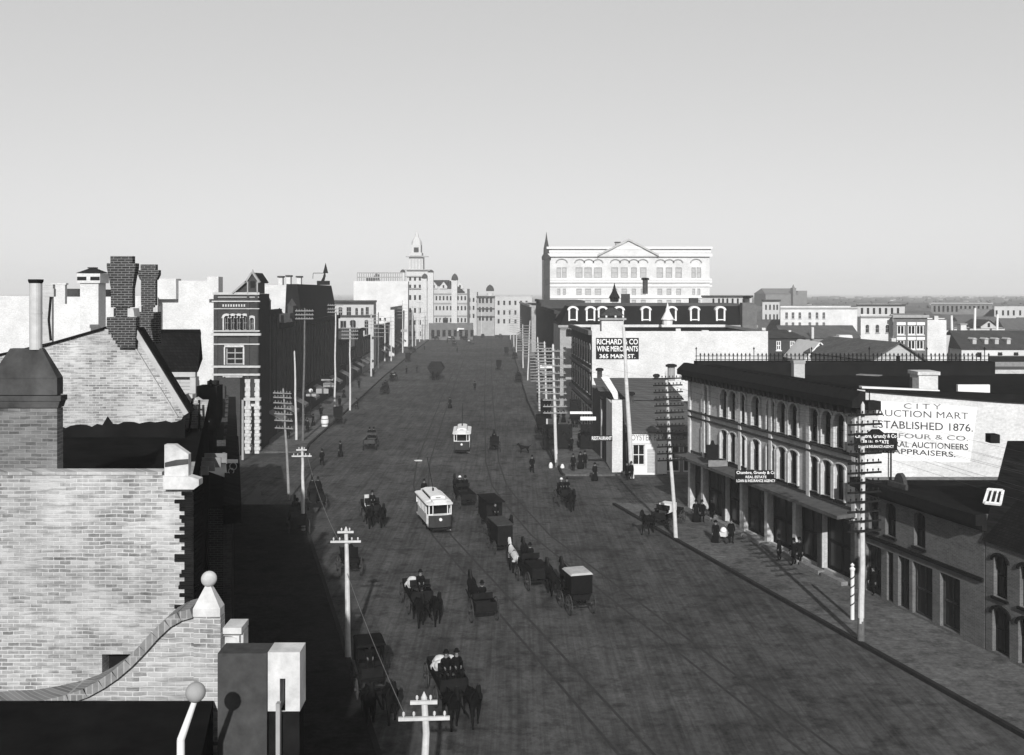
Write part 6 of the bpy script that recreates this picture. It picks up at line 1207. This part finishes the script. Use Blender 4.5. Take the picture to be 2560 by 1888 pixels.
rig(1118,1740,TO,"wagon:sacks:d:1","freight_wagon","wagon with pale load behind the nearest short pole at the bottom edge",["d","d"],"coat:d,coat:d",hl="before the bottom edge wagon",dl="rider on the bottom edge wagon")
rig(872,1432,AW,"buggy:0:d","open_buggy","dim open buggy in the shade beside the middle short pole",[],"coat:d",dl="dim rider beside the middle short pole",cat="buggy")
rig(962,985,AF,"wagon:none:d:1","freight_wagon","low dark wagon at the left kerb above the rider wagon",["d"],"coat:d",hl="before the low dark wagon at the left kerb",dl="driver of the low dark wagon at the left kerb")
rig(1020,905,AF,"buggy:1:k","hooded_buggy","tiny dark buggy at the far left kerb near the thick white pole",["d"],None,hl="drawing the tiny far left buggy",cat="buggy")
rig(745,1330,AW,"wagon:box:d:1","freight_wagon","barely seen dark wagon standing in the left kerb shade",["d"],"coat:d",hl="before the barely seen shaded wagon",dl="driver of the barely seen shaded wagon")
S1="stand:coat:d"; S2="walk:coat:d"; S3="stand:dress:d"
for i,(D_,o_,k_,lb) in enumerate(((118,2.2,S1,"dark man by the narrow shop front beyond the corner group"),(121,3.6,S3,"dark skirted figure by the narrow shop front"),(127,1.6,S2,"walker between the pole cluster and the wine merchants corner"),(131,3.1,S1,"standing figure at the wine merchants corner"),(137,2.0,S3,"skirted walker before the wine merchants front"),(146,3.0,S1,"small dark figure near the wine merchants far end"),(158,2.4,S2,"small walker before the mansard terrace"),(171,1.6,S1,"tiny figure before the mansard terrace"),(190,2.6,S3,"tiny skirted figure near the bright far pole"),(212,2.2,S1,"tiny figure beside the bright far pole"))):
    spawn("person:"+k_,(lerpk(RK,D_)+o_,D_,.172),(.2,3.2,2.5)[i%3],"person",lb,"person","people about the street")
for i,(D_,o_,k_,lb) in enumerate(((128,3.2,S1,"dark figure in the shadow by the bank corner pole"),(134,1.8,S2,"walker on the bright pavement past the plain pole"),(141,3.4,S3,"skirted figure under the globe lamp"),(150,2.5,S1,"small figure under the pale shop signs"),(163,1.5,S2,"small walker by the white banded pole"),(178,2.8,S3,"small skirted figure on the bright pavement strip"),(196,2.2,S1,"tiny figure before the low awning shops"),(222,2.0,S2,"tiny walker beside the pale corner bank pole"))):
    spawn("person:"+k_,(lerpk(LK,D_)-o_,D_,.172),(.2,3.2,2.5)[i%3],"person",lb,"person","people about the street")
for a in ((1060,1248,TO,S2,"man in dark coat and hat standing behind the left rear of the nearer tram"),(1187,977,0.4,S1,"man crossing mid street far off, right of the hay wagon"),(1125,1021,2.8,S3,"dark figure walking in mid street before the farther tram"),(1330,1182,TO,S2,"man walking near the right kerb corner beside the dog"),(851,1142,1.2,S3,"woman in long dark dress with a wide shadow on the left roadway"),(805,1164,0.5,S2,"dark walker on the left roadway, nearest the short far pole"),(783,1067,2.2,S3,"dark figure on the bright left pavement"),(1016,935,1,S1,"tiny figure left of the hay wagon, left of two"),(1042,932,2,S1,"tiny figure left of the hay wagon, right of two"),(1061,876,1,S1,"tiny figure near the far left kerb below the white poles"),(1143,882,2,S1,"tiny figure in the road before the far mid street wagon"),(892,1024,1.4,S2,"dark figure at the left kerb by the pale pole"),(1118,858,1,S1,"tiny figure before the dark market building"),(1487,1202,3.6,S3,"broad dark figure in a cape on the right crossing"),(700+1089,1361,3.0,"stand:dress:d","woman in dark dress by the white pram on the right pavement")): person(*a[:4],a[4])
for a in ((1433,1178,2.9,S1,"left of three dark figures standing at the right corner"),(1451,1172,3.1,S3,"middle of three dark figures standing at the right corner"),(1462,1170,3.3,S1,"right of three dark figures standing at the right corner"),(1450,1113,3,S3,"lone dark figure on the pavement under the restaurant sign"),(1432,1069,.3,S1,"left of two walkers under the hanging strip signs"),(1442,1070,.3,S1,"right of two walkers under the hanging strip signs"),(1409,1056,.3,S3,"dark figure beside the lone kerb pole")): person(*a[:4],a[4],z=.175)
for a in ((1568,1200,2.6,"stand:coat:d","left of two dark men at foot of the thick white pole"),(1578,1199,3.6,"stand:coat:d","right of two dark men at foot of the thick white pole")): person(*a[:4],a[4],z=.01)
for a in ((1740,1305,3.0,S3,"left of a dark couple at the auction hall corner"),(1755,1306,3.4,S1,"right of a dark couple at the auction hall corner"),(1828,1358,3.2,S1,"tall dark man right of the white pram"),(1948,1402,1.2,S1,"dark man leaning by the shop front beneath the canopy"),(1985,1412,1.9,S2,"dark man under the canopy, left of two near the crossarm shadow"),(1999,1410,2.4,S1,"dark man under the canopy, right of two near the crossarm shadow"),(2183,1488,2,S1,"dim man in the shop doorway right of the near pole"),(1780,1302,2.5,S1,"man in pale hat in the dark doorway behind the couple")): person(*a[:4],a[4],z=.175)
x_,y_=G(1812,1356,.175); spawn("pram",(x_,y_,.175),2.6,"pram","white baby pram between the woman and the man on the right pavement","pram")
x_,y_=G(1310,1134); spawn("dog",(x_,y_,.006),1.5,"dog","dark dog trotting across the road near the right kerb","dog",None,1.5)
x_,y_=G(812,1066,.175); spawn("barrel",(x_,y_,.175),0,"barrel","white barrel on the bright left pavement by the hooded carriage","barrel",None,1.6)
for u,v,lb in ((1377,1170,"small white stone left of the lone kerb pole foot"),(1406,1174,"small white stone right of the lone kerb pole foot")):
    x_,y_=G(u,v); mb=MB(); mb.lathe((x_,y_,.004),[(.2,0),(.22,.3),(.12,.55),(.02,.6)],9); mb.build("kerb_stone",whitep,label=lb,cat="stone")
rr=random.Random(11)
for i,(u,v) in enumerate(((1045,1152),)):
    x_,y_=G(u,v); mb=MB(); n=9; mb.prism([(x_+(.35 if i in (0,3) else .16)*rr.uniform(.6,1.1)*math.cos(2*math.pi*k/n)*1.6,y_+(.5 if i in (0,3) else .2)*rr.uniform(.6,1.1)*math.sin(2*math.pi*k/n),.006) for k in range(n)],(0,0,.03)); mb.build("paper_scrap",whitep,label=("white scrap on the road left of the farther tram","white scrap before the tall closed van's team","pale scrap on the road at the bottom edge","long pale scrap on the road before the auction hall","tiny pale scrap between nearer tram and wagon of sacks")[i],cat="scrap")
# ---------------------------------------------------------------- air
hz=bpy.data.materials.new("air"); hz.use_nodes=True; t=hz.node_tree; t.nodes.clear(); ov=t.nodes.new("ShaderNodeOutputMaterial"); pv=t.nodes.new("ShaderNodeVolumePrincipled"); pv.inputs["Color"].default_value=(.97,.97,.97,1); pv.inputs["Density"].default_value=HAZE; pv.inputs["Anisotropy"].default_value=0.0
t.links.new(pv.outputs[0],ov.inputs["Volume"])
mb=MB(); mb.box(-7200,7200,-450,7700,-1,62); o=mb.build("haze",hz,kind="stuff")
